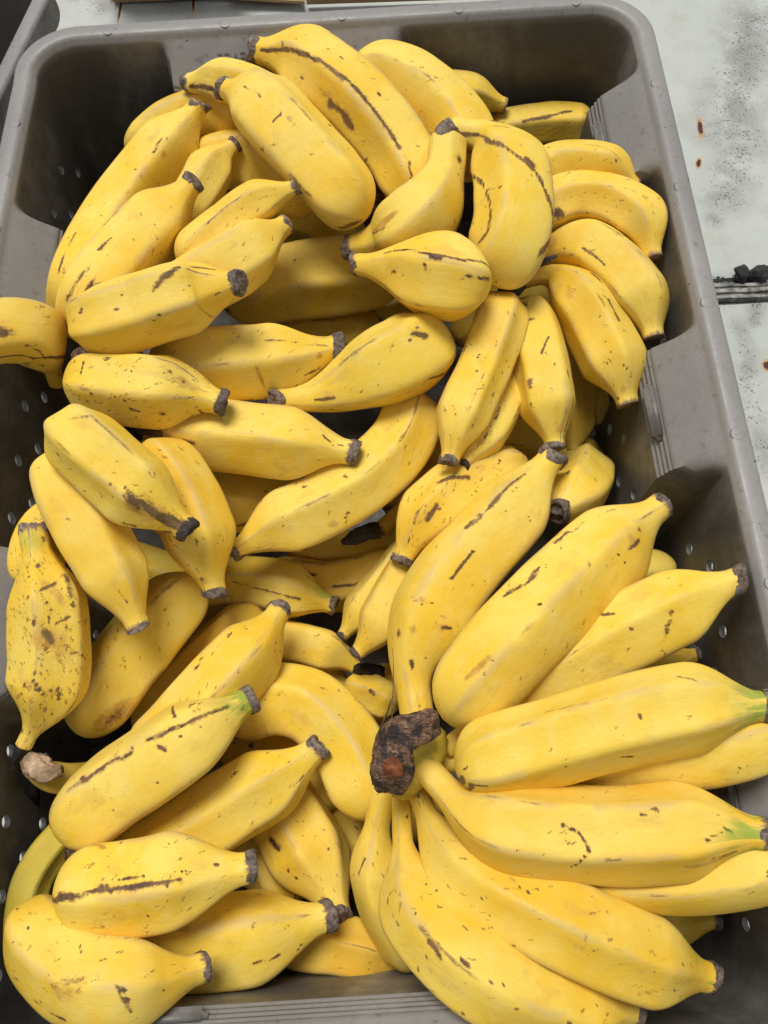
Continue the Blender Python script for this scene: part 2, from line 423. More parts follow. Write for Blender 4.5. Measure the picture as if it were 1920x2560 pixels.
link('caked_grit', bm_mesh('caked_grit', bm), tr, mat=M_STONE)['kind'] = 'stuff'

def lump(name, loc, sx, sy, sz, mat, seed, parent=None, sub=3, amp=.22):
    bm = bmesh.new(); bmesh.ops.create_icosphere(bm, subdivisions=sub, radius=1)
    from mathutils import noise as NZ
    for v in bm.verts:
        k = 1+amp*NZ.noise(v.co*1.6+Vector((seed, 0, 0)))+amp*.5*NZ.noise(v.co*4+Vector((0, seed, 0)))
        v.co = Vector((v.co.x*sx*k, v.co.y*sy*k, v.co.z*sz*k))
    return link(name, bm_mesh(name, bm, True), parent, loc, mat)
tag(lump('stone', (.3215, .2085, .005), .0062, .0068, .006, M_STONE, 3., amp=.5), 'smaller dark lump beside the larger one on the trim strip', 'stone', 'dark lumps on the bed joint')
tag(lump('stone', (.3365, .2075, .005), .0098, .0066, .006, M_STONE, 8., amp=.5), 'larger oval dark lump lying on the bed joint', 'stone', 'dark lumps on the bed joint')

# ================================================================ crates
CW, CY0, CY1 = .418, -.325, .30
def crate(name, W, y0, y1, H, right, left, ends, hole_rows, loc, rotz, bow=0.):
    Lh = (y1-y0)/2; ymid = (y0+y1)/2; a, b, rc = W/2, Lh, .040
    root = empty(name, loc); root.rotation_euler.z = rotz
    # outline of the rim as points with outward normals, evenly spaced
    pts = []
    step = .0045
    def seg(p, q, n):
        m = max(2, int(round((Vector(q)-Vector(p)).length/step)))
        for i in range(m):
            t = i/m; pts.append((p[0]+(q[0]-p[0])*t, p[1]+(q[1]-p[1])*t, n[0], n[1]))
    def arc(cx, cy, a0):
        m = 16
        for i in range(m):
            t = a0+i/m*math.pi/2; pts.append((cx+rc*math.cos(t), cy+rc*math.sin(t), math.cos(t), math.sin(t)))
    seg((a, -b+rc), (a, b-rc), (1, 0)); arc(a-rc, b-rc, 0)
    seg((a-rc, b), (-a+rc, b), (0, 1)); arc(-a+rc, b-rc, math.pi/2)
    seg((-a, b-rc), (-a, -b+rc), (-1, 0)); arc(-a+rc, -b+rc, math.pi)
    seg((-a+rc, -b), (a-rc, -b), (0, -1)); arc(a-rc, -b+rc, 1.5*math.pi)
    Pn = np.array(pts); N = len(Pn)
    def bow_at(x, y): return bow*np.clip(-x/a, 0, 1)*np.clip(1-((y+.03)/(b-.02))**2, 0, 1)   # the long left wall bellies outward
    bulge = bow_at(Pn[:, 0], Pn[:, 1])
    def win(t, c, hw, soft=.007): return sm((hw+soft*.5-np.abs(t-c))/soft)
    wn = np.zeros(N)
    sx = np.abs(Pn[:, 2]) > .999; sy = np.abs(Pn[:, 3]) > .999
    for c, hw in right: wn = np.maximum(wn, np.where(sx & (Pn[:, 0] > 0), win(Pn[:, 1], c-ymid, hw), 0))
    for c, hw in left: wn = np.maximum(wn, np.where(sx & (Pn[:, 0] < 0), win(Pn[:, 1], c-ymid, hw), 0))
    for c, hw in ends: wn = np.maximum(wn, np.where(sy, win(Pn[:, 0], c, hw), 0))
    def stair(u): return .0215+.0014*(np.floor(u)+sm((u-np.floor(u))*2.2-.6))
    def boss(u):
        # sloping shelf, then four small steps, then straight down
        if u < .005: return 0.
        if u < .023: return .0215*float((u-.005)/.018)
        if u < .035: return float(stair((u-.023)/.003))
        return .0271
    T = .003
    def ring(inset, z, bossv=0., extra=0.):
        off = inset+wn*bossv+extra
        return np.c_[Pn[:, 0]-Pn[:, 2]*off-bulge, Pn[:, 1]-Pn[:, 3]*off, np.full(N, z)]
    RW = .0110                                    # flange width
    us = np.unique(np.round(np.r_[np.linspace(.005, .023, 13), np.linspace(.023, .036, 27), np.linspace(.038, H-.006, 24)], 5))
    tap = .035
    inner = [ring(RW, H-.0005), ring(RW+.0013, H-.0020), ring(RW+.0022, H-.0040)]
    for u in us: inner.append(ring(RW+.003+tap*(u-.006), H-u, boss(u)))
    bot = RW+.003+tap*(H-.012)
    inner.append(ring(bot+.004, .0035, .0271)); 
    outer = [ring(bot+.003, .0, .0271)]
    for u in us[::-1][::2]: outer.append(ring(RW+.003+tap*(u-.006)-T, H-u-.001, boss(u)))
    outer += [ring(RW-.001, H-.0065), ring(.0026, H-.0065), ring(.0024, H-.021), ring(.0, H-.022), ring(0, H-.003), ring(.0009, H-.0009), ring(.0025, H)]
    loops = inner[::-1]                            # floor edge up to rim inner edge
    loops = loops+[ring(RW-.0016, H)]+outer[::-1]       # over the flange, down outside to the base
    V = np.vstack(loops); F = []
    nl = len(loops)
    i = np.arange(N); j = (i+1) % N
    for r in range(nl-1): F += list(zip(r*N+i, r*N+j, (r+1)*N+j, (r+1)*N+i))
    F.append(tuple(range(N))[::-1]); F.append(tuple((nl-1)*N+i))
    me = pydata('crate_shell', V, F)
    bm = bmesh.new(); bm.from_mesh(me); bmesh.ops.recalc_face_normals(bm, faces=bm.faces); bm.to_mesh(me); bm.free()
    try: me.set_sharp_from_angle(angle=math.radians(50))
    except Exception: pass
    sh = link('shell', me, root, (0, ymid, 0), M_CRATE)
    # drain holes, cut right through the wall
    if hole_rows:
        bm = bmesh.new()
        for side, yy, zz in hole_rows:
            c_in = RW+.003+tap*(H-zz-.006)
            xx = -float(bow_at(side*a, yy-ymid))+side*(a-c_in-(.0271*float(np.interp(yy-ymid, Pn[:, 1][sx & (Pn[:, 0]*side > 0)][np.argsort(Pn[:, 1][sx & (Pn[:, 0]*side > 0)])], wn[sx & (Pn[:, 0]*side > 0)][np.argsort(Pn[:, 1][sx & (Pn[:, 0]*side > 0)])]))))
            mt = Matrix.Translation((xx, yy-ymid, zz)) @ Matrix.Rotation(math.pi/2, 4, 'Y') @ Matrix.Diagonal((1.25, .95, 1, 1))
            bmesh.ops.create_cone(bm, cap_ends=True, segments=14, radius1=.0038, radius2=.0038, depth=.016, matrix=mt)
        cu = link('cutter', bm_mesh('cutter', bm)); cu.location = (0, ymid, 0); cu.parent = root
        md = sh.modifiers.new('holes', 'BOOLEAN'); md.operation = 'DIFFERENCE'; md.solver = 'EXACT'; md.object = cu
        dg = bpy.context.evaluated_depsgraph_get()
        new = bpy.data.meshes.new_from_object(sh.evaluated_get(dg))
        sh.modifiers.clear(); sh.data = new
        bpy.data.objects.remove(cu)
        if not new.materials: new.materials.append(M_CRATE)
    # tabs on the shelves
    def tab(x, y, along):
        bm = bmesh.new(); bmesh.ops.create_cube(bm, size=1)
        d = (.0085, .036, .0075) if along == 'y' else (.036, .0085, .0075)
        for v in bm.verts: v.co = Vector((v.co.x*d[0], v.co.y*d[1], v.co.z*d[2]))
        bmesh.ops.bevel(bm, geom=bm.edges[:], offset=.0028, segments=3, affect='EDGES')
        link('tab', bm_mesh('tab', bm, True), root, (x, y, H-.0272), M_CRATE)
    bin_ = RW+.003+tap*.025+.0240
    for c, hw in right: tab(a-bin_, c, 'y')
    for c, hw in left: tab(-a+bin_-float(bow_at(-a, c-ymid)), c, 'y')
    for c, hw in ends:
        tab(c-.046, ymid+b-bin_, 'x'); tab(c-.062, ymid-b+bin_, 'x')
    # moulding pin marks along the flange
    def pin(x, y):
        bm = bmesh.new(); R1, R2, n = .0036, .00022, 24
        rows_ = []
        for q in range(n):
            t = 2*math.pi*q/n
            rows_.append([bm.verts.new(((R1+R2*math.cos(w))*math.cos(t), (R1+R2*math.cos(w))*math.sin(t), R2*.7*math.sin(w))) for w in (0, 1.57, 3.14, 4.71)])
        for q in range(n):
            A, B_ = rows_[q], rows_[(q+1) % n]
            for k in range(4): bm.faces.new((A[k], B_[k], B_[(k+1) % 4], A[(k+1) % 4]))
        link('pin_mark', bm_mesh('pin_mark', bm, True), root, (x, y, H-.0001), M_CRATE)
    for yy in np.arange(y0+.05, y1-.03, .082):
        pin(a-.0075, yy); pin(-a+.0075-float(bow_at(-a, yy-ymid)), yy)
    for xx in np.arange(-a+.06, a-.03, .0775): pin(xx, ymid+b-.0075)
    return root

RIGHT = [(.197, .039), (.0, .042), (-.203, .039)]; LEFT = [(.118, .038), (-.10, .042)]
holes = []
for k, yy in enumerate(np.arange(-.27, .26, .0185)):
    for q, zz in enumerate((.078, .101, .124, .147)):
        for side, bs in ((-1, LEFT), (1, RIGHT)):
            dd = min(abs(abs(yy-c)-hw) for c, hw in bs); on = any(abs(yy-c) < hw for c, hw in bs)
            if (k+q) % 2 == (side > 0) and dd > .010 and not (on and zz > .14): holes.append((side, yy, zz))
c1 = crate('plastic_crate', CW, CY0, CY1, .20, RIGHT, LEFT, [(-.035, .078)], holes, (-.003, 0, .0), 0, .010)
tag(c1, 'large grey plastic crate with perforated sides, heaped with yellow bananas', 'crate')

def emboss(body, size, loc, tilt, parent):
    cu = bpy.data.curves.new('t', 'FONT'); cu.body = body; cu.size = size; cu.extrude = .0006; cu.align_x = 'CENTER'
    t = bpy.data.objects.new('t', cu); COL.objects.link(t)
    bpy.context.view_layer.update()
    me = bpy.data.meshes.new_from_object(t.evaluated_get(bpy.context.evaluated_depsgraph_get()))
    bpy.data.objects.remove(t)
    o = link('raised_lettering', me, parent, loc, M_CRATE)
    o.rotation_euler = tilt
    return o
# the far shelf carries moulded letters that stand upside down seen from here
ft = math.atan2(.018, .0215)
emboss('FIL', .0095, (.009, CY1-.0215, .1890), (-ft, 0, math.pi), c1)
emboss('EVEL', .0095, (-.0688, CY1-.0215, .1890), (-ft, 0, math.pi), c1)

# second crate, turned a little, standing beyond the first one's corner
ang = -math.atan2(.0247, .0916)
n_out = Vector((math.cos(ang), math.sin(ang), 0))                # its right side looks this way
edge_p = Vector((-.2127, .3706, 0))
along = Vector((-math.sin(ang), math.cos(ang), 0))
c2loc = edge_p-n_out*(CW/2)-along*.262
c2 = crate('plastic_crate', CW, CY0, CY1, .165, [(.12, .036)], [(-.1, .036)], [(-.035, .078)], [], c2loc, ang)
tag(c2, 'second grey plastic crate with only its rim corner showing beside the cardboard box', 'crate')

# ================================================================ cardboard box beyond the crate
bx = empty('cardboard_box', (0, .556, .002))
tag(bx, 'brown cardboard box with a torn bottom flap behind the banana crate', 'box')
def board(name, P4, th, parent, mat=None):
    P4 = [Vector(p) for p in P4]; nrm = (P4[1]-P4[0]).cross(P4[3]-P4[0]).normalized()
    bm = bmesh.new(); lo = [bm.verts.new(p-nrm*th/2) for p in P4]; hi = [bm.verts.new(p+nrm*th/2) for p in P4]
    bm.faces.new(lo[::-1]); bm.faces.new(hi)
    for k in range(4): bm.faces.new((lo[k], lo[(k+1) % 4], hi[(k+1) % 4], hi[k]))
    return link(name, bm_mesh(name, bm), parent, mat=mat or M_CARD)
board('front_panel', [(-.034, 0, .003), (.26, -.012, .003), (.26, -.006, .11), (-.034, .006, .11)], .004, bx)
board('side_panel', [(-.23, .03, .003), (-.23, .30, .003), (-.23, .30, .11), (-.23, .03, .11)], .004, bx)
board('back_panel', [(-.23, .30, .003), (.26, .30, .003), (.26, .30, .11), (-.23, .30, .11)], .004, bx)
board('bottom_panel', [(-.226, .02, .003), (.26, .006, .003), (.26, .298, .003), (-.226, .298, .003)], .004, bx)
board('torn_flap', [(-.036, -.003, .006), (-.115, .008, .008), (-.11, .030, .016), (-.040, .022, .014)], .004, bx)
board('front_panel', [(-.226, .022, .003), (-.098, .016, .012), (-.098, .020, .11), (-.226, .026, .11)], .004, bx)

# centre lines in metres (blossom end first), girth, shape of the two ends, blemishes
BANANAS = {
    92: dict(hand='S', R=0.0152, ends='BB', pts=[(-0.1977, -0.0186, 0.0633), (-0.1802, -0.0259, 0.0608), (-0.1632, -0.0324, 0.0567), (-0.1460, -0.0383, 0.0526), (-0.1279, -0.0433, 0.0500), (-0.1088, -0.0466, 0.0500)]),
    94: dict(hand='S', R=0.0150, ends='BB', pts=[(-0.1547, 0.0603, 0.0600), (-0.1489, 0.0449, 0.0600), (-0.1434, 0.0298, 0.0600), (-0.1387, 0.0148, 0.0600), (-0.1354, -0.0003, 0.0600), (-0.1326, -0.0151, 0.0600)]),
    95: dict(hand='S', R=0.0182, ends='BB', pts=[(-0.0811, 0.2502, 0.0618), (-0.0659, 0.2374, 0.0606), (-0.0507, 0.2245, 0.0600), (-0.0337, 0.2162, 0.0600), (-0.0156, 0.2180, 0.0600), (0.0022, 0.2228, 0.0600)]),
    96: dict(hand='S', R=0.0163, ends='BB', pts=[(0.0099, 0.1620, 0.0600), (0.0240, 0.1650, 0.0600), (0.0383, 0.1675, 0.0600), (0.0525, 0.1665, 0.0600), (0.0662, 0.1619, 0.0600), (0.0797, 0.1568, 0.0600)]),
    97: dict(hand='S', R=0.0145, ends='BB', pts=[(-0.0154, -0.1423, 0.0500), (-0.0023, -0.1555, 0.0500), (0.0094, -0.1694, 0.0500), (0.0165, -0.1855, 0.0500), (0.0196, -0.2024, 0.0500), (0.0177, -0.2191, 0.0500)]),
    88: dict(hand='S', R=0.0172, ends='BB', pts=[(0.0747, 0.1503, 0.0758), (0.0919, 0.1539, 0.0762), (0.1098, 0.1579, 0.0731), (0.1274, 0.1566, 0.0703), (0.1426, 0.1481, 0.0700), (0.1558, 0.1362, 0.0700)]),
    89: dict(hand='S', R=0.0131, ends='BB', pts=[(-0.0047, -0.1151, 0.0600), (0.0053, -0.1217, 0.0600), (0.0164, -0.1256, 0.0600), (0.0281, -0.1239, 0.0600), (0.0389, -0.1189, 0.0600), (0.0491, -0.1125, 0.0600)], o={'ripe': 0.8}),
    82: dict(hand='S', R=0.0094, ends='TB', pts=[(0.1614, 0.0378, 0.0792), (0.1623, 0.0493, 0.0787), (0.1626, 0.0617, 0.0766), (0.1615, 0.0740, 0.0745), (0.1580, 0.0855, 0.0724), (0.1537, 0.0967, 0.0704)]),
    81: dict(hand='S', R=0.0180, ends='BB', pts=[(0.1591, 0.0093, 0.0772), (0.1392, 0.0231, 0.0741), (0.1172, 0.0336, 0.0700), (0.0928, 0.0384, 0.0700), (0.0679, 0.0387, 0.0700), (0.0448, 0.0273, 0.0700)]),
    61: dict(hand='S', R=0.0127, ends='BB', pts=[(0.1830, -0.0807, 0.1009), (0.1735, -0.0709, 0.1001), (0.1605, -0.0722, 0.0966), (0.1480, -0.0783, 0.0931), (0.1361, -0.0859, 0.0900), (0.1236, -0.0944, 0.0900)]),
    62: dict(hand='S', R=0.0114, ends='TB', pts=[(0.1850, -0.1285, 0.1210), (0.1716, -0.1309, 0.1171), (0.1579, -0.1326, 0.1131), (0.1441, -0.1337, 0.1091), (0.1300, -0.1348, 0.1050), (0.1158, -0.1359, 0.1010)]),
    87: dict(hand='S', R=0.0100, ends='BB', pts=[(0.1813, -0.1451, 0.1226), (0.1660, -0.1455, 0.1258), (0.1523, -0.1465, 0.1235), (0.1390, -0.1480, 0.1196), (0.1255, -0.1494, 0.1156), (0.1118, -0.1507, 0.1116)]),
    84: dict(hand='S', R=0.0148, ends='TB', pts=[(0.0053, -0.2797, 0.0958), (-0.0072, -0.2747, 0.1001), (-0.0200, -0.2708, 0.1027), (-0.0337, -0.2686, 0.0981), (-0.0478, -0.2674, 0.0936), (-0.0622, -0.2665, 0.0891)], o={'ripe': 1.0}),  # skin browned to paint in the deep shade it lies in
    78: dict(hand='S', R=0.0104, ends='BB', pts=[(-0.1892, -0.2607, 0.1200), (-0.1908, -0.2446, 0.1200), (-0.1887, -0.2287, 0.1200), (-0.1811, -0.2145, 0.1200), (-0.1704, -0.2018, 0.1200), (-0.1579, -0.1902, 0.1200)], o={'greenish': 0.8}),
    16: dict(hand='S', R=0.0135, ends='BB', pts=[(-0.1735, -0.0836, 0.1805), (-0.1752, -0.0684, 0.1822), (-0.1709, -0.0542, 0.1829), (-0.1606, -0.0446, 0.1784), (-0.1471, -0.0408, 0.1742), (-0.1327, -0.0407, 0.1701)], o={'speck': 3.0},
        marks=[('dark', [(0.043, 0.0)], 0.00101, 0.85), ('tan', [(0.0039, 0.898)], 0.00135, 0.61), ('dark', [(0.0321, 6.104)], 0.0012, 0.85), ('dark', [(0.0567, 0.808), (0.0573, 0.718)], 0.00153, 0.74), ('dark', [(0.066, 6.014), (0.0665, 5.924)], 0.00174, 0.6), ('dark', [(0.0393, 6.014), (0.0401, 6.014)], 0.0012, 0.67), ('dark', [(0.0691, 5.296), (0.0706, 5.386)], 0.00087, 0.93), ('tan', [(0.0085, 5.475)], 0.00166, 0.96), ('dark', [(0.0075, 0.359), (0.0096, 0.269)], 0.00156, 0.87), ('dark', [(0.0039, 5.386)], 0.00099, 0.76), ('dark', [(0.0153, 5.655)], 0.00138, 0.7), ('tan', [(0.0278, 6.104)], 0.00085, 0.66), ('dark', [(0.0643, 0.18), (0.0665, 0.09)], 0.00095, 0.87), ('dark', [(0.0585, 6.104), (0.0603, 6.104)], 0.00103, 0.78), ('dark', [(0.0306, 6.104)], 0.00093, 0.87), ('tan', [(0.0306, 6.014), (0.0321, 5.924)], 0.00123, 0.83)]),
    79: dict(hand='S', R=0.0086, ends='TB', pts=[(-0.1972, -0.1660, 0.1147), (-0.1883, -0.1719, 0.1116), (-0.1783, -0.1743, 0.1084), (-0.1682, -0.1741, 0.1051), (-0.1580, -0.1734, 0.1018), (-0.1477, -0.1722, 0.0986)], o={'tn': 0.75, 'nocap': 1}),
    86: dict(hand='S', R=0.0112, ends='BB', pts=[(-0.1303, -0.0921, 0.0600), (-0.1214, -0.0856, 0.0600), (-0.1124, -0.0790, 0.0600), (-0.1028, -0.0732, 0.0600), (-0.0924, -0.0685, 0.0600), (-0.0819, -0.0641, 0.0600)]),
    85: dict(hand='S', R=0.0161, ends='BB', pts=[(-0.0686, 0.2525, 0.0941), (-0.0548, 0.2377, 0.0923), (-0.0404, 0.2247, 0.0900), (-0.0239, 0.2139, 0.0900), (-0.0072, 0.2040, 0.0900), (0.0092, 0.1940, 0.0900)]),
    77: dict(hand='S', R=0.0178, ends='BB', pts=[(-0.0388, -0.1620, 0.0600), (-0.0317, -0.1781, 0.0600), (-0.0258, -0.1942, 0.0600), (-0.0221, -0.2104, 0.0600), (-0.0202, -0.2266, 0.0600), (-0.0195, -0.2424, 0.0600)],
        marks=[('dark', [(0.0177, 0.18), (0.0286, 0.359)], 0.0028, 0.9), ('dark', [(0.0572, 0.269)], 0.00168, 0.9)]),
    76: dict(hand='S', R=0.0133, ends='BB', pts=[(-0.0982, -0.1631, 0.0800), (-0.0816, -0.1610, 0.0800), (-0.0650, -0.1642, 0.0800), (-0.0503, -0.1728, 0.0805), (-0.0377, -0.1844, 0.0838), (-0.0271, -0.1964, 0.0812)],
        marks=[('dark', [(0.0222, 5.924)], 0.00247, 1)]),
    80: dict(hand='S', R=0.0159, ends='BB', pts=[(-0.0948, -0.2201, 0.0800), (-0.0832, -0.2200, 0.0800), (-0.0719, -0.2223, 0.0800), (-0.0647, -0.2309, 0.0800), (-0.0606, -0.2410, 0.0800), (-0.0580, -0.2513, 0.0800)]),
    70: dict(hand='S', R=0.0117, ends='BB', pts=[(-0.0543, -0.0339, 0.0800), (-0.0334, -0.0371, 0.0800), (-0.0125, -0.0383, 0.0800), (0.0083, -0.0356, 0.0800), (0.0281, -0.0282, 0.0800), (0.0471, -0.0179, 0.0800)],
        marks=[('dark', [(0.0113, 0.359), (0.0362, 0.898)], 0.00152, 0.6)]),
    71: dict(hand='S', R=0.0166, ends='BB', pts=[(-0.0669, -0.0513, 0.0778), (-0.0478, -0.0579, 0.0816), (-0.0291, -0.0616, 0.0811), (-0.0101, -0.0617, 0.0843), (0.0083, -0.0585, 0.0867), (0.0264, -0.0514, 0.0834)],
        marks=[('dark', [(0.029, 5.834), (0.0325, 5.834)], 0.00238, 0.9), ('dark', [(0.0483, 0.0), (0.0642, 0.09)], 0.00178, 0.8)]),
    73: dict(hand='S', R=0.0142, ends='TB', pts=[(-0.0160, -0.1285, 0.0700), (-0.0291, -0.1202, 0.0700), (-0.0424, -0.1119, 0.0700), (-0.0561, -0.1040, 0.0700), (-0.0709, -0.0984, 0.0700), (-0.0862, -0.0941, 0.0700)], o={'speck': 3.0},
        marks=[('dark', [(0.0248, 0.18)], 0.00118, 0.68), ('dark', [(0.0, 6.104)], 0.00121, 0.8), ('tan', [(0.0269, 5.745), (0.0277, 5.745)], 0.00138, 0.79), ('dark', [(0.0451, 0.898)], 0.00139, 0.92), ('dark', [(0.0405, 0.808)], 0.00093, 0.87), ('dark', [(0.0757, 5.386)], 0.00133, 0.96), ('tan', [(0.0639, 6.104), (0.0651, 6.193)], 0.00111, 0.62), ('dark', [(0.0767, 5.924)], 0.00117, 0.65), ('tan', [(0.018, 0.269), (0.0186, 0.359)], 0.00093, 0.61), ('dark', [(0.0021, 0.808), (0.0031, 0.718)], 0.0012, 0.64), ('dark', [(0.0073, 5.296)], 0.00133, 0.77), ('dark', [(0.0681, 0.718), (0.0709, 0.718)], 0.00126, 0.66), ('tan', [(0.0167, 0.269), (0.0186, 0.359)], 0.00094, 0.76), ('dark', [(0.0588, 5.924), (0.0614, 6.014)], 0.00114, 0.76)]),
    72: dict(hand='S', R=0.0137, ends='TB', pts=[(-0.0108, -0.1179, 0.0841), (-0.0223, -0.1103, 0.0877), (-0.0351, -0.1050, 0.0909), (-0.0486, -0.1008, 0.0924), (-0.0625, -0.0972, 0.0924), (-0.0771, -0.0932, 0.0893)]),
    69: dict(hand='S', R=0.0166, ends='TB', pts=[(-0.0237, -0.0804, 0.0972), (-0.0425, -0.0747, 0.1022), (-0.0615, -0.0680, 0.1034), (-0.0825, -0.0638, 0.0986), (-0.1036, -0.0641, 0.0937), (-0.1235, -0.0696, 0.0900)], o={'green': 0.8, 'greenish': 0.15},
        marks=[('dark', [(0.0582, 0.18), (0.0429, 0.0), (0.0232, 0.0)], 0.00115, 0.8), ('dark', [(0.0389, 0.0)], 0.00143, 1), ('dark', [(0.0276, 0.0), (0.0215, 0.0)], 0.00172, 0.9)]),
    68: dict(hand='P', R=0.0114, ends='TB', pts=[(-0.0199, -0.1005, 0.0976), (-0.0104, -0.0897, 0.1005), (-0.0006, -0.0794, 0.1040), (0.0094, -0.0691, 0.1074), (0.0194, -0.0577, 0.1079), (0.0296, -0.0447, 0.1043)], o={'tone': 0.7}),
    67: dict(hand='P', R=0.0141, ends='TB', pts=[(-0.0114, -0.1155, 0.1130), (0.0010, -0.1024, 0.1178), (0.0114, -0.0878, 0.1224), (0.0217, -0.0727, 0.1266), (0.0331, -0.0563, 0.1252), (0.0467, -0.0395, 0.1203)], o={'tone': 0.7}),
    75: dict(hand='S', R=0.0119, ends='BB', pts=[(-0.0199, -0.1267, 0.0843), (-0.0133, -0.1300, 0.0860), (-0.0069, -0.1328, 0.0850), (-0.0007, -0.1359, 0.0832), (0.0054, -0.1391, 0.0813), (0.0116, -0.1425, 0.0800)],
        marks=[('dark', [(0.0148, 5.924), (0.0172, 6.014)], 0.00169, 0.9)]),
    74: dict(hand='S', R=0.0200, ends='BB', pts=[(-0.0850, -0.1552, 0.1200), (-0.0652, -0.1406, 0.1200), (-0.0404, -0.1441, 0.1200), (-0.0223, -0.1622, 0.1200), (-0.0107, -0.1839, 0.1200), (-0.0035, -0.2064, 0.1200)], o={'ripe': 0.05, 'roll': 6.014},
        marks=[('dark', [(0.0603, 5.027), (0.0652, 4.847)], 0.00103, 0.5), ('dark', [(0.0234, 5.924), (0.0414, 6.014)], 0.00051, 0.4)]),
    14: dict(hand='S', R=0.0199, ends='BB', pts=[(-0.1093, -0.0027, 0.1200), (-0.0947, -0.0095, 0.1200), (-0.0798, -0.0147, 0.1200), (-0.0645, -0.0170, 0.1200), (-0.0493, -0.0161, 0.1200), (-0.0344, -0.0125, 0.1200)],
        marks=[('dark', [(0.0333, 1.167), (0.0454, 0.808)], 0.00229, 0.8)]),
    47: dict(hand='S', R=0.0168, ends='BB', pts=[(-0.0556, 0.1154, 0.1000), (-0.0411, 0.1156, 0.1000), (-0.0266, 0.1157, 0.1000), (-0.0121, 0.1148, 0.1000), (0.0024, 0.1134, 0.1000), (0.0168, 0.1124, 0.1000)]),
    29: dict(hand='S', R=0.0249, ends='BB', pts=[(-0.0873, 0.1171, 0.1350), (-0.0643, 0.1274, 0.1350), (-0.0398, 0.1330, 0.1350), (-0.0145, 0.1344, 0.1350), (0.0108, 0.1354, 0.1350), (0.0356, 0.1299, 0.1350)], o={'ripe': 0.05},
        marks=[('dark', [(0.0421, 0.987)], 0.00123, 0.9)]),
    48: dict(hand='S', R=0.0162, ends='BB', pts=[(-0.1450, 0.2195, 0.1632), (-0.1302, 0.2315, 0.1661), (-0.1143, 0.2415, 0.1691), (-0.0960, 0.2465, 0.1715), (-0.0773, 0.2438, 0.1709), (-0.0602, 0.2362, 0.1679)]),
    49: dict(hand='S', R=0.0190, ends='BB', pts=[(-0.1051, 0.2079, 0.1596), (-0.0864, 0.2123, 0.1629), (-0.0672, 0.2121, 0.1642), (-0.0506, 0.2026, 0.1612), (-0.0362, 0.1889, 0.1583), (-0.0227, 0.1743, 0.1553)]),
    36: dict(hand='S', R=0.0144, ends='TB', pts=[(0.1144, 0.2605, 0.1477), (0.1019, 0.2638, 0.1498), (0.0892, 0.2664, 0.1520), (0.0764, 0.2684, 0.1541), (0.0636, 0.2683, 0.1537), (0.0513, 0.2650, 0.1516)], o={'nocap': 1}),
    37: dict(hand='S', R=0.0132, ends='TB', pts=[(0.1840, 0.2535, 0.1323), (0.1683, 0.2580, 0.1300), (0.1516, 0.2590, 0.1300), (0.1348, 0.2590, 0.1300), (0.1179, 0.2573, 0.1300), (0.1011, 0.2552, 0.1300)], o={'nocap': 1, 'tl': 1.0, 'tn': 0.42},
        marks=[('dark', [(0.0598, 6.104), (0.0424, 6.193), (0.0242, 6.552)], 0.00201, 0.9)]),
    66: dict(hand='S', R=0.0160, ends='TB', pts=[(0.0131, -0.0162, 0.0900), (0.0239, -0.0049, 0.0900), (0.0339, 0.0074, 0.0901), (0.0430, 0.0199, 0.0924), (0.0506, 0.0333, 0.0950), (0.0570, 0.0505, 0.0926)]),
    65: dict(hand='S', R=0.0142, ends='TB', pts=[(0.0064, -0.0339, 0.1000), (0.0171, -0.0255, 0.1003), (0.0282, -0.0185, 0.1032), (0.0397, -0.0121, 0.1057), (0.0525, -0.0058, 0.1034), (0.0658, 0.0003, 0.1004)], o={'t0': 1.2}),
    64: dict(hand='S', R=0.0178, ends='TB', pts=[(0.0188, -0.0693, 0.1431), (0.0283, -0.0535, 0.1476), (0.0417, -0.0387, 0.1475), (0.0587, -0.0254, 0.1425), (0.0783, -0.0166, 0.1376), (0.0991, -0.0116, 0.1327)], o={'speck': 1.6},
        marks=[('dark', [(0.0419, 5.655), (0.0562, 6.104)], 0.00217, 0.85), ('dark', [(0.0322, 6.104), (0.0249, 6.193)], 0.00298, 0.8), ('dark', [(0.0249, 5.745), (0.0198, 5.834)], 0.00163, 0.7), ('tan', [(0.0712, 0.269)], 0.0015, 0.91), ('tan', [(0.0215, 6.014)], 0.0009, 0.87), ('dark', [(0.0182, 5.296)], 0.00091, 0.61), ('dark', [(0.0804, 6.014)], 0.0012, 0.72), ('dark', [(0.0583, 0.09)], 0.00087, 0.71), ('tan', [(0.038, 5.386), (0.0389, 5.386)], 0.00093, 0.66), ('dark', [(0.0322, 0.0)], 0.00185, 0.85), ('dark', [(0.0969, 6.014), (0.1039, 4.937)], 0.00098, 0.67)]),
    63: dict(hand='S', R=0.0177, ends='TB', pts=[(0.1097, -0.0477, 0.1500), (0.1165, -0.0413, 0.1448), (0.1237, -0.0332, 0.1371), (0.1313, -0.0228, 0.1258), (0.1384, -0.0087, 0.1094), (0.1445, 0.0079, 0.0900)], o={'tn': 0.45, 'tl': 1.2, 't0': 0.1, 'tone': 0.5},
        marks=[('dark', [(0.0184, 5.386)], 0.00225, 0.8)]),
    38: dict(hand='F', R=0.0131, ends='TS', pts=[(0.1808, 0.1542, 0.1792), (0.1679, 0.1678, 0.1814), (0.1515, 0.1763, 0.1796), (0.1337, 0.1790, 0.1760), (0.1183, 0.1690, 0.1728), (0.1076, 0.1516, 0.1699)], o={'nocap': 1},
        marks=[('tan', [(0.0381, 0.628), (0.0165, 0.269)], 0.00176, 0.7), ('dark', [(0.0575, 0.898)], 0.00147, 0.8), ('dark', [(0.018, 0.09)], 0.00147, 0.8)]),
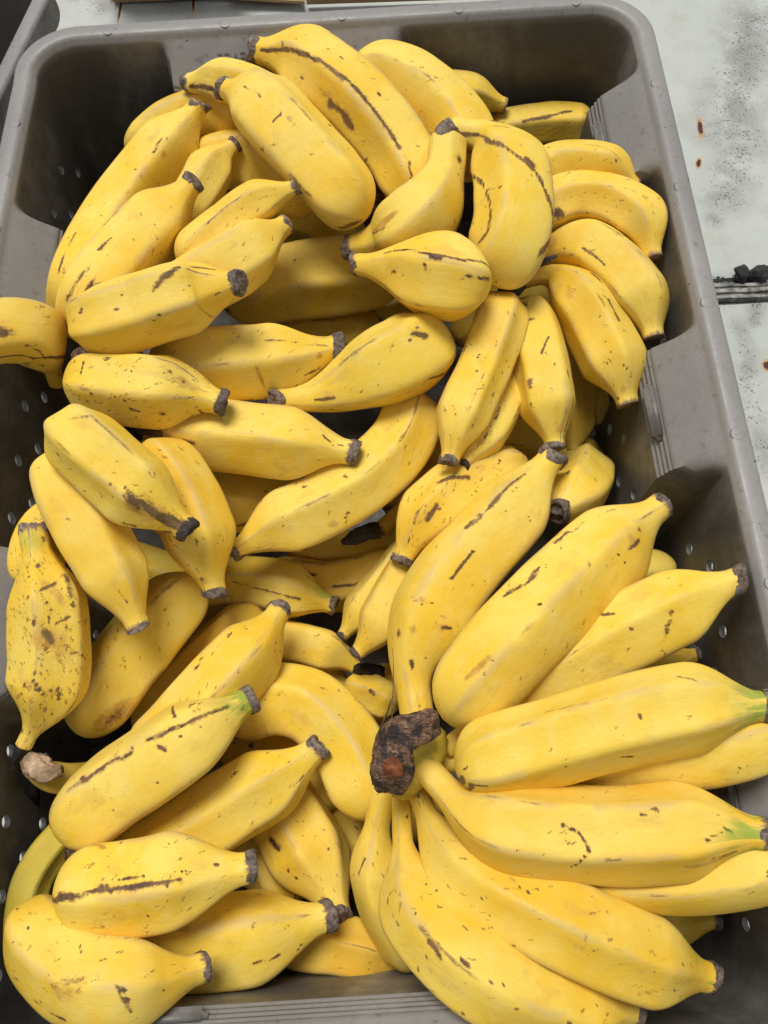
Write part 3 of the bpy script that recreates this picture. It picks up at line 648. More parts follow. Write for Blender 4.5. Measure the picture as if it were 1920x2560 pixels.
    39: dict(hand='F', R=0.0159, ends='TS', pts=[(0.1815, 0.0985, 0.1807), (0.1774, 0.1242, 0.1837), (0.1607, 0.1459, 0.1784), (0.1373, 0.1513, 0.1746), (0.1151, 0.1400, 0.1700), (0.1026, 0.1161, 0.1656)], o={'dark': 1.0, 'nocap': 1},
        marks=[('dark', [(0.0943, 5.655), (0.0907, 5.655)], 0.00459, 1), ('tan', [(0.0017, 0.09)], 0.00344, 0.9), ('dark', [(0.0656, 0.718)], 0.00172, 1), ('dark', [(0.0797, 0.898), (0.0758, 1.167)], 0.00086, 0.8), ('dark', [(0.0417, 0.449), (0.0239, 0.718)], 0.00115, 0.6)]),
    43: dict(hand='F', R=0.0117, ends='TS', pts=[(0.1376, 0.0141, 0.0921), (0.1425, 0.0361, 0.0941), (0.1469, 0.0617, 0.0910), (0.1457, 0.0867, 0.0900), (0.1389, 0.1101, 0.0900), (0.1285, 0.1324, 0.0900)]),
    45: dict(hand='F', R=0.0129, ends='TS', pts=[(0.0572, -0.0197, 0.1603), (0.0693, -0.0038, 0.1584), (0.0810, 0.0150, 0.1538), (0.0897, 0.0370, 0.1489), (0.0958, 0.0609, 0.1440), (0.1009, 0.0862, 0.1392)], o={'tone': 1.0, 'speck': 0.8},
        marks=[('tan', [(0.0143, 0.18)], 0.00363, 0.8), ('dark', [(0.03, 0.09), (0.0383, 0.0)], 0.00112, 0.9), ('dark', [(0.0241, 0.09)], 0.0014, 0.8)]),
    40: dict(hand='F', R=0.0184, ends='TS', pts=[(0.1767, 0.0510, 0.1683), (0.1734, 0.0746, 0.1730), (0.1622, 0.0971, 0.1735), (0.1463, 0.1183, 0.1681), (0.1238, 0.1216, 0.1630), (0.1040, 0.1076, 0.1581)], o={'tl': 1.4, 'nocap': 1, 'dark': 0.8, 'roll': 0.628},
        marks=[('tan', [(0.0989, 6.193)], 0.00682, 0.8), ('dark', [(0.1009, 0.539)], 0.00398, 0.7), ('dark', [(0.0719, 5.745), (0.0512, 5.745)], 0.0017, 0.8), ('dark', [(0.0609, 0.539), (0.0488, 0.898), (0.0329, 0.808)], 0.00199, 0.8), ('dark', [(0.0905, 5.655)], 0.00142, 1)]),
    41: dict(hand='F', R=0.0183, ends='TS', pts=[(0.1569, 0.0115, 0.1612), (0.1528, 0.0336, 0.1663), (0.1469, 0.0583, 0.1662), (0.1378, 0.0812, 0.1680), (0.1233, 0.1027, 0.1645), (0.1002, 0.1005, 0.1634)], o={'tl': 1.4, 'nocap': 1, 'roll': 0.359},
        marks=[('dark', [(0.0981, 0.718), (0.0888, 0.987)], 0.00168, 0.7), ('dark', [(0.0777, 0.718), (0.0706, 0.718)], 0.00251, 0.9), ('dark', [(0.0598, 0.449), (0.0445, 0.449)], 0.00196, 0.9), ('tan', [(0.0811, 5.745), (0.073, 5.745)], 0.0067, 0.5), ('tan', [(0.0089, 6.014)], 0.00335, 0.8), ('dark', [(0.0048, 5.296)], 0.00168, 0.9), ('dark', [(0.0271, 6.014)], 0.00112, 0.9), ('dark', [(0.1057, 0.898), (0.102, 0.898)], 0.0014, 0.9), ('dark', [(0.091, 0.898), (0.0931, 0.898)], 0.00105, 0.89), ('dark', [(0.101, 4.757)], 0.00092, 0.66), ('dark', [(0.0515, 6.193)], 0.001, 0.89), ('dark', [(0.014, 0.269)], 0.00085, 0.64), ('dark', [(0.0366, 0.449)], 0.00116, 0.77), ('dark', [(0.0073, 4.578)], 0.00121, 0.8), ('dark', [(0.0765, 5.206)], 0.00125, 0.82), ('tan', [(0.0123, 5.565)], 0.00124, 0.89), ('dark', [(0.0176, 0.09), (0.0194, 0.0)], 0.00107, 0.94), ('dark', [(0.0232, 5.745), (0.0242, 5.655)], 0.00107, 0.78)]),
    42: dict(hand='F', R=0.0169, ends='TB', pts=[(0.1127, -0.0096, 0.1540), (0.1116, 0.0077, 0.1580), (0.1108, 0.0253, 0.1619), (0.1098, 0.0440, 0.1643), (0.1079, 0.0665, 0.1606), (0.1045, 0.0898, 0.1564)], o={'tl': 1.4, 'roll': 0.628},
        marks=[('dark', [(0.0963, 5.565), (0.0863, 5.924)], 0.00498, 0.95), ('tan', [(0.0741, 5.834)], 0.0036, 0.8), ('dark', [(0.075, 5.745), (0.0723, 6.104)], 0.00194, 0.9), ('dark', [(0.0714, 5.475)], 0.00194, 0.9), ('dark', [(0.0582, 0.18), (0.0513, -0.179)], 0.00111, 1), ('dark', [(0.0376, 5.565), (0.0338, 5.565)], 0.00194, 0.85), ('dark', [(0.0444, 0.18)], 0.00138, 0.9), ('tan', [(0.0094, 0.359)], 0.00388, 0.9), ('dark', [(0.0414, 0.628), (0.0007, 0.987)], 0.00111, 0.7), ('dark', [(0.0976, 5.565), (0.0983, 6.014)], 0.0072, 1.0)]),
    46: dict(hand='S', R=0.0130, ends='BB', pts=[(0.0672, 0.0997, 0.1000), (0.0729, 0.1063, 0.1000), (0.0788, 0.1129, 0.1000), (0.0850, 0.1192, 0.1000), (0.0913, 0.1253, 0.1000), (0.0977, 0.1316, 0.1000)]),
    44: dict(hand='F', R=0.0158, ends='TB', pts=[(0.0486, -0.0214, 0.1699), (0.0548, -0.0028, 0.1744), (0.0640, 0.0177, 0.1742), (0.0744, 0.0395, 0.1720), (0.0836, 0.0586, 0.1761), (0.0914, 0.0832, 0.1742)], o={'speck': 0.7, 'roll': 0.09},
        marks=[('dark', [(0.0874, 0.0), (0.0622, 0.09), (0.036, 0.09), (0.0198, 0.09)], 0.00107, 0.45), ('tan', [(0.0261, 6.193)], 0.00268, 0.6), ('dark', [(0.0224, 5.924)], 0.00107, 0.9), ('dark', [(0.0892, 0.18)], 0.00063, 0.6), ('dark', [(0.0391, 0.18), (0.0402, 0.269)], 0.00084, 0.76), ('dark', [(0.0589, 5.924), (0.0611, 5.924)], 0.00061, 0.98), ('dark', [(0.0198, 0.539), (0.0207, 0.539)], 0.00085, 0.79), ('tan', [(0.0243, 5.834)], 0.00108, 0.88), ('dark', [(0.0589, 6.193), (0.0622, 6.193)], 0.00097, 0.69), ('tan', [(0.1129, 1.257), (0.1022, 0.18)], 0.00076, 0.6), ('tan', [(0.0122, 0.18), (0.0122, 0.09)], 0.00082, 0.68), ('dark', [(0.0098, 4.668)], 0.00057, 0.85), ('dark', [(0.003, 1.346)], 0.00077, 0.86), ('dark', [(0.0489, 6.104)], 0.00121, 0.93), ('tan', [(0.0678, 0.808)], 0.00114, 0.92)]),
    35: dict(hand='G', R=0.0205, ends='BB', pts=[(0.0072, 0.2595, 0.1830), (0.0305, 0.2532, 0.1864), (0.0506, 0.2399, 0.1850), (0.0667, 0.2226, 0.1812), (0.0775, 0.2005, 0.1773), (0.0833, 0.1765, 0.1733)]),
    34: dict(hand='G', R=0.0136, ends='TB', pts=[(-0.1005, 0.2510, 0.1914), (-0.0783, 0.2472, 0.1948), (-0.0583, 0.2401, 0.1922), (-0.0419, 0.2255, 0.1886), (-0.0282, 0.2077, 0.1850), (-0.0168, 0.1882, 0.1814)], o={'tn': 0.5},
        marks=[('dark', [(0.0051, 0.808), (0.0152, 0.808), (0.0266, 0.898)], 0.00239, 0.95)]),
    32: dict(hand='G', R=0.0219, ends='TB', pts=[(-0.0556, 0.2757, 0.1916), (-0.0247, 0.2614, 0.1943), (0.0004, 0.2327, 0.1973), (0.0198, 0.2074, 0.1922), (0.0360, 0.1802, 0.1865), (0.0466, 0.1469, 0.1850)], o={'tn': 0.4, 'roll': 0.09},
        marks=[('dark', [(0.0079, 0.539), (0.0466, 0.359), (0.0702, 0.18), (0.0886, 0.09), (0.1117, 0.09), (0.1437, 0.09)], 0.00207, 1), ('dark', [(0.0573, 0.898)], 0.00326, 1), ('dark', [(0.0836, 0.898), (0.0936, 0.808), (0.1052, 0.898)], 0.00444, 0.75), ('tan', [(0.0735, 0.808), (0.0936, 0.808)], 0.0077, 0.6), ('dark', [(0.1271, 1.167), (0.1285, 1.705)], 0.00178, 0.7), ('dark', [(0.155, 0.0), (0.1654, 0.18)], 0.00118, 0.9), ('dark', [(0.0379, 0.0)], 0.00134, 0.94), ('dark', [(0.1643, 1.616), (0.1654, 1.616)], 0.00089, 0.9), ('dark', [(0.0702, 0.449)], 0.00096, 0.65), ('dark', [(0.1631, 5.655)], 0.00171, 0.82), ('tan', [(0.0573, 0.269), (0.0605, 0.269)], 0.00139, 0.83), ('dark', [(0.0259, 0.18), (0.0284, 0.269)], 0.00148, 0.94), ('dark', [(0.1019, 5.924), (0.1036, 5.924)], 0.00177, 0.95), ('dark', [(0.0702, 5.924), (0.0719, 5.924)], 0.00094, 0.84)]),
    33: dict(hand='G', R=0.0217, ends='TB', pts=[(-0.0742, 0.2311, 0.2040), (-0.0511, 0.2109, 0.2088), (-0.0347, 0.1877, 0.2083), (-0.0199, 0.1678, 0.2040), (-0.0051, 0.1486, 0.1995), (0.0105, 0.1307, 0.1949)], o={'tn': 0.32, 'tl': 1.4, 'roll': 6.014},
        marks=[('dark', [(0.0661, 6.193)], 0.00169, 0.6), ('tan', [(0.0674, 6.193)], 0.00395, 0.7), ('tan', [(0.0713, 6.193)], 0.00254, 0.7), ('dark', [(0.1275, 1.705), (0.131, 1.436)], 0.00424, 0.75), ('dark', [(0.0305, 0.18), (0.0457, 0.09)], 0.00113, 0.8), ('dark', [(0.0622, 0.269), (0.0622, 0.0)], 0.00085, 1)]),
    31: dict(hand='E', R=0.0222, ends='BS', pts=[(0.0792, 0.0868, 0.1843), (0.0905, 0.0978, 0.2000), (0.0977, 0.1204, 0.2048), (0.0979, 0.1499, 0.2035), (0.0883, 0.1791, 0.2000), (0.0665, 0.1877, 0.2000)], o={'sn': 0.42, 's0': 0.5, 'roll': 6.193},
        marks=[('dark', [(0.1255, 5.386), (0.0841, 5.745), (0.0677, 6.193), (0.0574, 6.822), (0.0462, 7.181), (0.0333, 7.629), (0.0237, 7.27)], 0.00194, 0.95), ('dark', [(0.1211, 3.949), (0.0625, 5.116), (0.0333, 5.565), (0.0237, 5.745), (0.0188, 5.475)], 0.00166, 0.95), ('dark', [(0.1088, 0.539), (0.1067, 0.808)], 0.00249, 1), ('dark', [(0.1025, 6.104), (0.0959, 6.642)], 0.00111, 0.9), ('dark', [(0.0651, 0.269), (0.0613, 0.449)], 0.00304, 1), ('dark', [(0.0511, 5.386), (0.0462, 5.834)], 0.00083, 0.7), ('tan', [(0.0853, 0.18)], 0.00442, 0.4)]),
    30: dict(hand='E', R=0.0214, ends='TS', pts=[(-0.0006, 0.1226, 0.1785), (0.0189, 0.1225, 0.1829), (0.0365, 0.1223, 0.1946), (0.0503, 0.1328, 0.2012), (0.0590, 0.1517, 0.2043), (0.0621, 0.1729, 0.2078)], o={'sn': 0.55},
        marks=[('tan', [(0.0235, 5.924), (0.04, 5.924)], 0.00418, 1), ('dark', [(0.0202, 5.924), (0.0352, 6.104)], 0.00111, 0.8), ('dark', [(0.0867, 0.718)], 0.00362, 1), ('tan', [(0.0751, 1.257)], 0.00836, 0.7), ('dark', [(0.0777, 0.718)], 0.00167, 0.8), ('dark', [(0.0649, 1.526), (0.0696, 1.436)], 0.00195, 0.8)]),
    3: dict(hand='A', R=0.0142, ends='TB', pts=[(-0.0691, 0.2057, 0.1834), (-0.0793, 0.1970, 0.1814), (-0.0871, 0.1858, 0.1795), (-0.0938, 0.1738, 0.1775), (-0.1008, 0.1622, 0.1755), (-0.1079, 0.1508, 0.1733)]),
    1: dict(hand='A', R=0.0186, ends='TB', pts=[(-0.0913, 0.2302, 0.1930), (-0.1134, 0.2071, 0.1823), (-0.1364, 0.1834, 0.1736), (-0.1534, 0.1496, 0.1741), (-0.1595, 0.1056, 0.1845), (-0.1747, 0.0944, 0.1468)], o={'roll': 6.014},
        marks=[('dark', [(0.1521, 0.718), (0.1473, 0.718), (0.1319, 0.628)], 0.00176, 0.7), ('dark', [(0.0446, 6.014), (0.0352, 6.104)], 0.00117, 0.9), ('tan', [(0.0414, 5.745)], 0.0041, 0.7), ('dark', [(0.0632, 6.104)], 0.00126, 0.92), ('dark', [(0.0181, 0.539), (0.0208, 0.539)], 0.00132, 0.6), ('dark', [(0.1489, 0.09)], 0.0012, 0.98), ('dark', [(0.1537, 0.449)], 0.00133, 0.98), ('tan', [(0.1583, 5.565)], 0.00112, 0.97), ('dark', [(0.0102, 0.987), (0.0089, 0.987)], 0.00107, 0.89)]),
    2: dict(hand='A', R=0.0189, ends='TB', pts=[(-0.0897, 0.1562, 0.2063), (-0.1064, 0.1434, 0.1984), (-0.1213, 0.1247, 0.1979), (-0.1340, 0.1024, 0.2021), (-0.1438, 0.0785, 0.2073), (-0.1572, 0.0727, 0.1807)], o={'roll': 5.565},
        marks=[('dark', [(0.0868, 0.269), (0.072, 0.269)], 0.00136, 0.9), ('tan', [(0.0619, 4.308)], 0.00652, 0.6), ('dark', [(0.1014, 0.359), (0.0971, 0.269)], 0.00245, 0.7), ('dark', [(0.0982, 6.193)], 0.00217, 0.9), ('dark', [(0.0982, 6.193), (0.0971, 5.834)], 0.00082, 0.8)]),
    4: dict(hand='A', R=0.0132, ends='TB', pts=[(-0.0293, 0.1450, 0.2085), (-0.0451, 0.1407, 0.2053), (-0.0600, 0.1338, 0.2023), (-0.0740, 0.1250, 0.1993), (-0.0874, 0.1153, 0.1963), (-0.1003, 0.1051, 0.1932)],
        marks=[('dark', [(0.0234, 6.104), (0.0113, 5.924)], 0.00082, 0.5)]),
    5: dict(hand='A', R=0.0179, ends='TB', pts=[(-0.0370, 0.1272, 0.1977), (-0.0518, 0.1114, 0.2022), (-0.0666, 0.0978, 0.2050), (-0.0821, 0.0883, 0.2034), (-0.0983, 0.0807, 0.1997), (-0.1148, 0.0737, 0.1958)], o={'roll': 5.655},
        marks=[('dark', [(0.0444, 1.167), (0.0342, 1.167), (0.0247, 0.628)], 0.00214, 0.8), ('dark', [(0.0369, 0.628), (0.0191, 1.167)], 0.00134, 0.7)]),
    26: dict(hand='S', R=0.0197, ends='TB', pts=[(-0.0760, -0.0598, 0.1500), (-0.0511, -0.0456, 0.1500), (-0.0242, -0.0345, 0.1500), (0.0019, -0.0201, 0.1500), (0.0232, 0.0027, 0.1500), (0.0347, 0.0344, 0.1500)], o={'tn': 0.32, 'ripe': 0.05, 'roll': 1.257},
        marks=[('dark', [(0.002, 0.987), (0.0111, 1.526), (0.0312, 1.077), (0.0481, 1.167), (0.0638, 1.167), (0.0861, 1.167)], 0.00189, 0.9), ('dark', [(0.0509, 5.475)], 0.00243, 0.95), ('dark', [(0.0742, 5.924)], 0.00162, 1), ('tan', [(0.0565, 0.718)], 0.00486, 0.8), ('dark', [(0.0638, 0.718), (0.0667, 0.628)], 0.00108, 0.9), ('dark', [(0.1047, 1.167), (0.0905, 1.167)], 0.00216, 0.6)]),
    8: dict(hand='A', R=0.0220, ends='TB', pts=[(-0.0092, 0.0545, 0.1750), (-0.0315, 0.0499, 0.1750), (-0.0542, 0.0491, 0.1750), (-0.0769, 0.0490, 0.1750), (-0.0996, 0.0482, 0.1750), (-0.1221, 0.0469, 0.1750)], o={'tone': 0.5, 'ripe': 0.05, 'roll': 5.924},
        marks=[('dark', [(0.042, 0.359), (0.025, 0.359), (0.0082, 0.18)], 0.00136, 0.65), ('dark', [(0.0232, 5.296), (0.0154, 5.206)], 0.00163, 0.75), ('tan', [(0.0474, 5.924), (0.0452, 5.296)], 0.0019, 0.9), ('tan', [(0.0137, 5.924)], 0.0038, 0.8)]),
    7: dict(hand='S', R=0.0169, ends='BS', pts=[(-0.2083, 0.0403, 0.2250), (-0.1953, 0.0441, 0.2257), (-0.1838, 0.0488, 0.2221), (-0.1760, 0.0516, 0.2100), (-0.1745, 0.0492, 0.1918), (-0.1798, 0.0490, 0.1650)],
        marks=[('dark', [(0.0171, 0.269), (0.039, 0.269), (0.0653, -1.436)], 0.00178, 0.9), ('dark', [(0.0214, 5.565)], 0.0051, 0.8), ('dark', [(0.0291, 6.014), (0.045, 6.283)], 0.00127, 0.8), ('dark', [(0.0399, 1.077), (0.0518, 0.269)], 0.00306, 0.5)]),
    10: dict(hand='A', R=0.0203, ends='TB', pts=[(-0.0051, -0.0130, 0.1720), (-0.0283, -0.0067, 0.1720), (-0.0519, -0.0016, 0.1720), (-0.0758, 0.0028, 0.1720), (-0.0998, 0.0064, 0.1720), (-0.1240, 0.0092, 0.1720)], o={'dark': 0.6, 'ripe': 0.05, 'roll': 6.014},
        marks=[('dark', [(0.1203, 6.193), (0.1056, 6.104)], 0.00421, 1), ('dark', [(0.1107, 6.104), (0.0862, 5.924)], 0.00237, 0.75), ('dark', [(0.0164, 0.539), (0.0121, 0.359)], 0.00079, 0.8), ('dark', [(0.0104, 0.18)], 0.00095, 0.61), ('dark', [(0.0964, 5.745), (0.0974, 5.834)], 0.00098, 0.84), ('dark', [(0.0993, 0.449), (0.1002, 0.449)], 0.0006, 0.91), ('dark', [(0.0541, 0.09)], 0.00065, 0.68), ('dark', [(0.0717, 0.359)], 0.00056, 0.83), ('dark', [(0.0506, 0.718)], 0.00079, 0.93), ('tan', [(0.0147, 1.436)], 0.0006, 0.99), ('tan', [(0.0138, 1.436)], 0.00075, 0.77)]),
    27: dict(hand='S', R=0.0239, ends='TB', pts=[(-0.0478, 0.0209, 0.1771), (-0.0273, 0.0249, 0.1709), (-0.0067, 0.0303, 0.1719), (0.0134, 0.0365, 0.1759), (0.0330, 0.0469, 0.1758), (0.0530, 0.0617, 0.1706)], o={'tn': 0.26, 'tl': 3.0, 'roll': 0.898},
        marks=[('dark', [(0.022, 0.359), (0.0343, 0.449)], 0.00135, 1), ('dark', [(0.0819, 0.898), (0.0912, 1.077), (0.0995, 0.987)], 0.00216, 0.9), ('dark', [(0.0238, 1.077), (0.0534, 0.898), (0.0829, 1.077)], 0.00108, 0.55), ('dark', [(0.0848, 6.014), (0.0885, 6.193)], 0.00243, 1), ('dark', [(0.0809, 6.104), (0.0876, 5.924)], 0.00108, 0.9), ('tan', [(0.1019, 1.526)], 0.00323, 0.6)]),
    6: dict(hand='A', R=0.0193, ends='TB', pts=[(-0.0579, 0.0606, 0.2340), (-0.0773, 0.0636, 0.2247), (-0.0950, 0.0597, 0.2235), (-0.1133, 0.0571, 0.2199), (-0.1306, 0.0525, 0.2203), (-0.1519, 0.0555, 0.2110)], o={'roll': 5.655},
        marks=[('dark', [(0.039, 0.359), (0.0316, 0.539)], 0.00199, 0.95), ('dark', [(0.0246, 0.808), (0.0129, 1.167)], 0.0015, 0.95), ('dark', [(0.0438, 0.09), (0.039, 0.359)], 0.0015, 0.85), ('tan', [(0.0272, 5.745), (0.0197, 4.488)], 0.001, 0.9), ('dark', [(0.0477, 5.655), (0.0438, 5.745)], 0.00075, 0.9), ('tan', [(0.01, 5.027)], 0.00105, 0.73), ('tan', [(0.008, 1.257), (0.01, 1.257)], 0.0009, 0.64), ('dark', [(0.0706, 6.193)], 0.0011, 0.92), ('dark', [(0.0807, 0.18), (0.0815, 0.09)], 0.00053, 0.96), ('dark', [(0.0669, 0.269)], 0.0011, 0.99), ('dark', [(0.0129, 5.116), (0.0151, 5.206)], 0.00094, 0.64), ('dark', [(0.028, 0.0), (0.0289, 0.0)], 0.00095, 0.93), ('dark', [(0.0059, 4.488), (0.0073, 4.488)], 0.001, 0.85)]),
    17: dict(hand='S', R=0.0199, ends='BB', pts=[(-0.0977, -0.0713, 0.1400), (-0.1129, -0.0872, 0.1400), (-0.1272, -0.1033, 0.1400), (-0.1402, -0.1198, 0.1400), (-0.1508, -0.1374, 0.1400), (-0.1596, -0.1555, 0.1400)], o={'ripe': 0.05, 'roll': 5.386},
        marks=[('tan', [(0.094, 5.655), (0.0821, 5.386)], 0.00978, 0.85), ('dark', [(0.0917, 5.565), (0.0838, 5.386)], 0.00566, 0.6), ('dark', [(0.0521, 0.18), (0.0419, 0.269)], 0.00103, 0.6)]),
    15: dict(hand='S', R=0.0184, ends='TS', pts=[(-0.1694, -0.0583, 0.2010), (-0.1647, -0.0812, 0.1975), (-0.1609, -0.1032, 0.1924), (-0.1606, -0.1246, 0.1862), (-0.1655, -0.1451, 0.1797), (-0.1764, -0.1633, 0.1729)], o={'tn': 0.42, 't0': 0.6, 'sn': 0.24, 's0': 0.35, 'sl': 1.5, 'speck': 3.0, 'green': 0.5, 'tone': 0.0, 'scuff': 0.5},
        marks=[('dark', [(0.0222, 6.014)], 0.00186, 1), ('dark', [(0.0346, 6.014), (0.0326, 5.565)], 0.0014, 0.9), ('dark', [(0.0473, 0.18)], 0.00163, 0.95), ('dark', [(0.0495, 0.0)], 0.0021, 0.95), ('tan', [(0.0561, 6.104), (0.0616, 5.655)], 0.01072, 0.7), ('dark', [(0.055, 6.014)], 0.0028, 0.9), ('dark', [(0.0528, 5.475)], 0.00186, 0.9), ('dark', [(0.0506, 5.745), (0.0484, 5.386)], 0.00116, 0.8), ('dark', [(0.0786, 0.269)], 0.00186, 0.95), ('dark', [(0.0756, 0.0), (0.0817, -0.269)], 0.00116, 1), ('dark', [(0.0797, 5.834)], 0.00186, 1), ('dark', [(0.0836, 5.565)], 0.0014, 1), ('dark', [(0.0836, 0.359)], 0.00163, 1), ('tan', [(0.0855, 0.0)], 0.00373, 0.8), ('dark', [(0.0409, 5.924)], 0.0014, 0.9), ('dark', [(0.0287, 5.206), (0.0398, 5.296)], 0.00186, 0.75), ('dark', [(0.0367, 0.09)], 0.00116, 0.9), ('dark', [(0.0638, 5.296), (0.0671, 4.757)], 0.00116, 0.8), ('dark', [(0.0268, 0.09)], 0.00182, 0.66), ('dark', [(0.0572, 5.655), (0.0572, 5.655)], 0.00107, 0.69), ('dark', [(0.0484, 0.0)], 0.00151, 0.94), ('dark', [(0.0745, 6.014), (0.0745, 6.014)], 0.00114, 0.88), ('dark', [(0.0797, 0.18)], 0.0009, 0.67), ('tan', [(0.009, 5.924)], 0.00125, 0.63), ('dark', [(0.0963, 1.077)], 0.00103, 0.72), ('tan', [(0.0594, 5.924), (0.0605, 6.014)], 0.00176, 0.94), ('dark', [(0.0627, 5.386), (0.0638, 5.386)], 0.00205, 0.64), ('dark', [(0.0015, 1.167), (0.0022, 1.167)], 0.0014, 0.79), ('tan', [(0.0766, 5.296)], 0.00153, 0.88), ('dark', [(0.066, 6.104)], 0.00161, 0.75), ('tan', [(0.0506, 0.359), (0.0517, 0.269)], 0.00182, 0.96), ('dark', [(0.0724, 6.104), (0.0735, 6.104)], 0.00197, 0.6), ('dark', [(0.055, 0.449), (0.0561, 0.449)], 0.00139, 0.6), ('tan', [(0.0671, 5.655)], 0.0016, 0.8), ('dark', [(0.0268, 0.0), (0.0287, -0.09)], 0.00084, 0.74), ('dark', [(0.1035, 5.924)], 0.0018, 0.6), ('dark', [(0.0441, 5.834)], 0.00175, 0.75), ('tan', [(0.0506, 6.104)], 0.00171, 0.83), ('tan', [(0.0605, 6.104), (0.0627, 6.104)], 0.0012, 0.67), ('dark', [(0.0893, 0.0)], 0.0016, 0.68), ('dark', [(0.0213, 0.18)], 0.00191, 0.62), ('dark', [(0.0756, 0.0)], 0.00149, 0.8), ('dark', [(0.0954, 1.167), (0.0971, 1.077)], 0.00199, 0.99), ('dark', [(0.043, 0.449), (0.0451, 0.359)], 0.00196, 0.67), ('tan', [(0.1118, 0.628), (0.1133, 0.359)], 0.00153, 0.7), ('dark', [(0.0883, 5.834)], 0.00203, 0.78), ('dark', [(0.0776, 6.193), (0.0797, 6.193)], 0.00176, 0.8), ('tan', [(0.0196, 0.09), (0.0204, 0.09)], 0.00191, 0.7), ('tan', [(0.0714, 5.386)], 0.00091, 0.86), ('dark', [(0.0495, 5.924)], 0.00181, 0.76), ('dark', [(0.0786, 5.655), (0.0797, 5.655)], 0.00126, 0.92), ('dark', [(0.0883, 5.655), (0.0902, 5.565)], 0.00118, 0.73), ('dark', [(0.0539, 5.386)], 0.00186, 0.67), ('dark', [(0.1081, 4.488)], 0.00207, 0.94), ('dark', [(0.0473, 5.924), (0.0484, 5.924)], 0.00203, 0.82), ('dark', [(0.1051, 0.718), (0.1066, 1.167)], 0.00183, 0.62), ('dark', [(0.0074, 5.386), (0.009, 5.296)], 0.00197, 0.73), ('tan', [(0.0846, 0.449), (0.0874, 0.628)], 0.00199, 0.79), ('dark', [(0.1058, 5.475)], 0.00079, 0.64), ('dark', [(0.0865, 6.014), (0.0883, 6.014)], 0.00097, 0.74), ('dark', [(0.0231, 4.398), (0.024, 4.668)], 0.0014, 0.66), ('dark', [(0.0979, 1.077)], 0.00165, 0.8), ('tan', [(0.0928, 0.359)], 0.00188, 0.86), ('dark', [(0.0724, 0.0)], 0.00201, 0.83), ('tan', [(0.0316, 5.834), (0.0419, 5.475)], 0.00513, 0.6), ('tan', [(0.0786, 0.18), (0.0817, -0.449)], 0.00606, 0.6), ('dark', [(0.0539, 6.014), (0.0583, 5.924)], 0.00326, 0.8)]),
    12: dict(hand='B', R=0.0183, ends='TB', pts=[(-0.0822, -0.0898, 0.1691), (-0.0866, -0.0731, 0.1735), (-0.0905, -0.0561, 0.1777), (-0.0964, -0.0394, 0.1818), (-0.1057, -0.0242, 0.1859), (-0.1196, -0.0089, 0.1849)], o={'roll': 0.628},
        marks=[('dark', [(0.0093, 5.924)], 0.002, 0.8), ('tan', [(0.008, 5.924)], 0.00325, 0.9), ('dark', [(0.0301, 0.987), (0.0161, 1.257)], 0.001, 0.5)]),
    13: dict(hand='B', R=0.0174, ends='TB', pts=[(-0.1172, -0.1104, 0.1862), (-0.1242, -0.0927, 0.1911), (-0.1333, -0.0757, 0.1959), (-0.1422, -0.0583, 0.2005), (-0.1509, -0.0396, 0.2036), (-0.1602, -0.0150, 0.1979)], o={'roll': 0.449},
        marks=[('dark', [(0.0202, 0.18), (0.0138, 0.269)], 0.00095, 0.8)]),
    11: dict(hand='B', R=0.0182, ends='TB', pts=[(-0.0877, -0.0682, 0.2112), (-0.0999, -0.0581, 0.2155), (-0.1120, -0.0477, 0.2197), (-0.1238, -0.0369, 0.2238), (-0.1360, -0.0250, 0.2263), (-0.1496, -0.0073, 0.2216)], o={'speck': 0.6, 'tone': 0.9, 'roll': 0.987},
        marks=[('tan', [(0.025, 6.104), (0.0148, 6.193)], 0.00971, 0.8), ('dark', [(0.0298, 6.193), (0.0227, 6.104)], 0.00439, 0.85), ('dark', [(0.0197, 6.193), (0.0134, 6.104), (0.0006, 6.463)], 0.00347, 1.0), ('dark', [(0.0391, 6.104)], 0.00093, 1), ('dark', [(0.025, 5.116), (0.0205, 5.116)], 0.00162, 0.9), ('dark', [(0.0089, 4.937), (0.0053, 5.296)], 0.00208, 0.8), ('dark', [(0.0706, 0.359), (0.0653, 0.808)], 0.00139, 0.6), ('tan', [(0.0878, 5.027), (0.089, 5.834)], 0.00185, 0.9), ('dark', [(0.0855, 1.616), (0.0866, 1.526)], 0.00144, 0.79), ('dark', [(0.0235, 6.104)], 0.00152, 0.85), ('dark', [(0.089, 1.795)], 0.00073, 0.95), ('dark', [(0.0169, 6.014)], 0.00129, 0.8), ('dark', [(0.0102, 5.655)], 0.00096, 0.63), ('dark', [(0.0108, 1.705), (0.0121, 1.705)], 0.00071, 0.87), ('dark', [(0.0274, 0.808), (0.029, 0.718)], 0.00122, 0.68), ('tan', [(0.0522, 6.193)], 0.0014, 0.65), ('dark', [(0.04, 5.475), (0.0417, 5.565)], 0.00111, 0.68), ('dark', [(0.0315, 0.0), (0.0331, 0.0)], 0.00089, 0.71), ('dark', [(0.0653, 5.655)], 0.00079, 1.0), ('tan', [(0.0331, 5.565), (0.034, 5.565)], 0.00105, 0.63), ('tan', [(0.0357, 6.104), (0.0365, 6.104)], 0.00114, 0.83), ('tan', [(0.0653, 6.014)], 0.00092, 0.68), ('dark', [(0.0121, 6.104), (0.0, 6.463)], 0.00509, 1.0), ('dark', [(0.025, 0.0), (0.0176, 0.0)], 0.00324, 0.7)]),
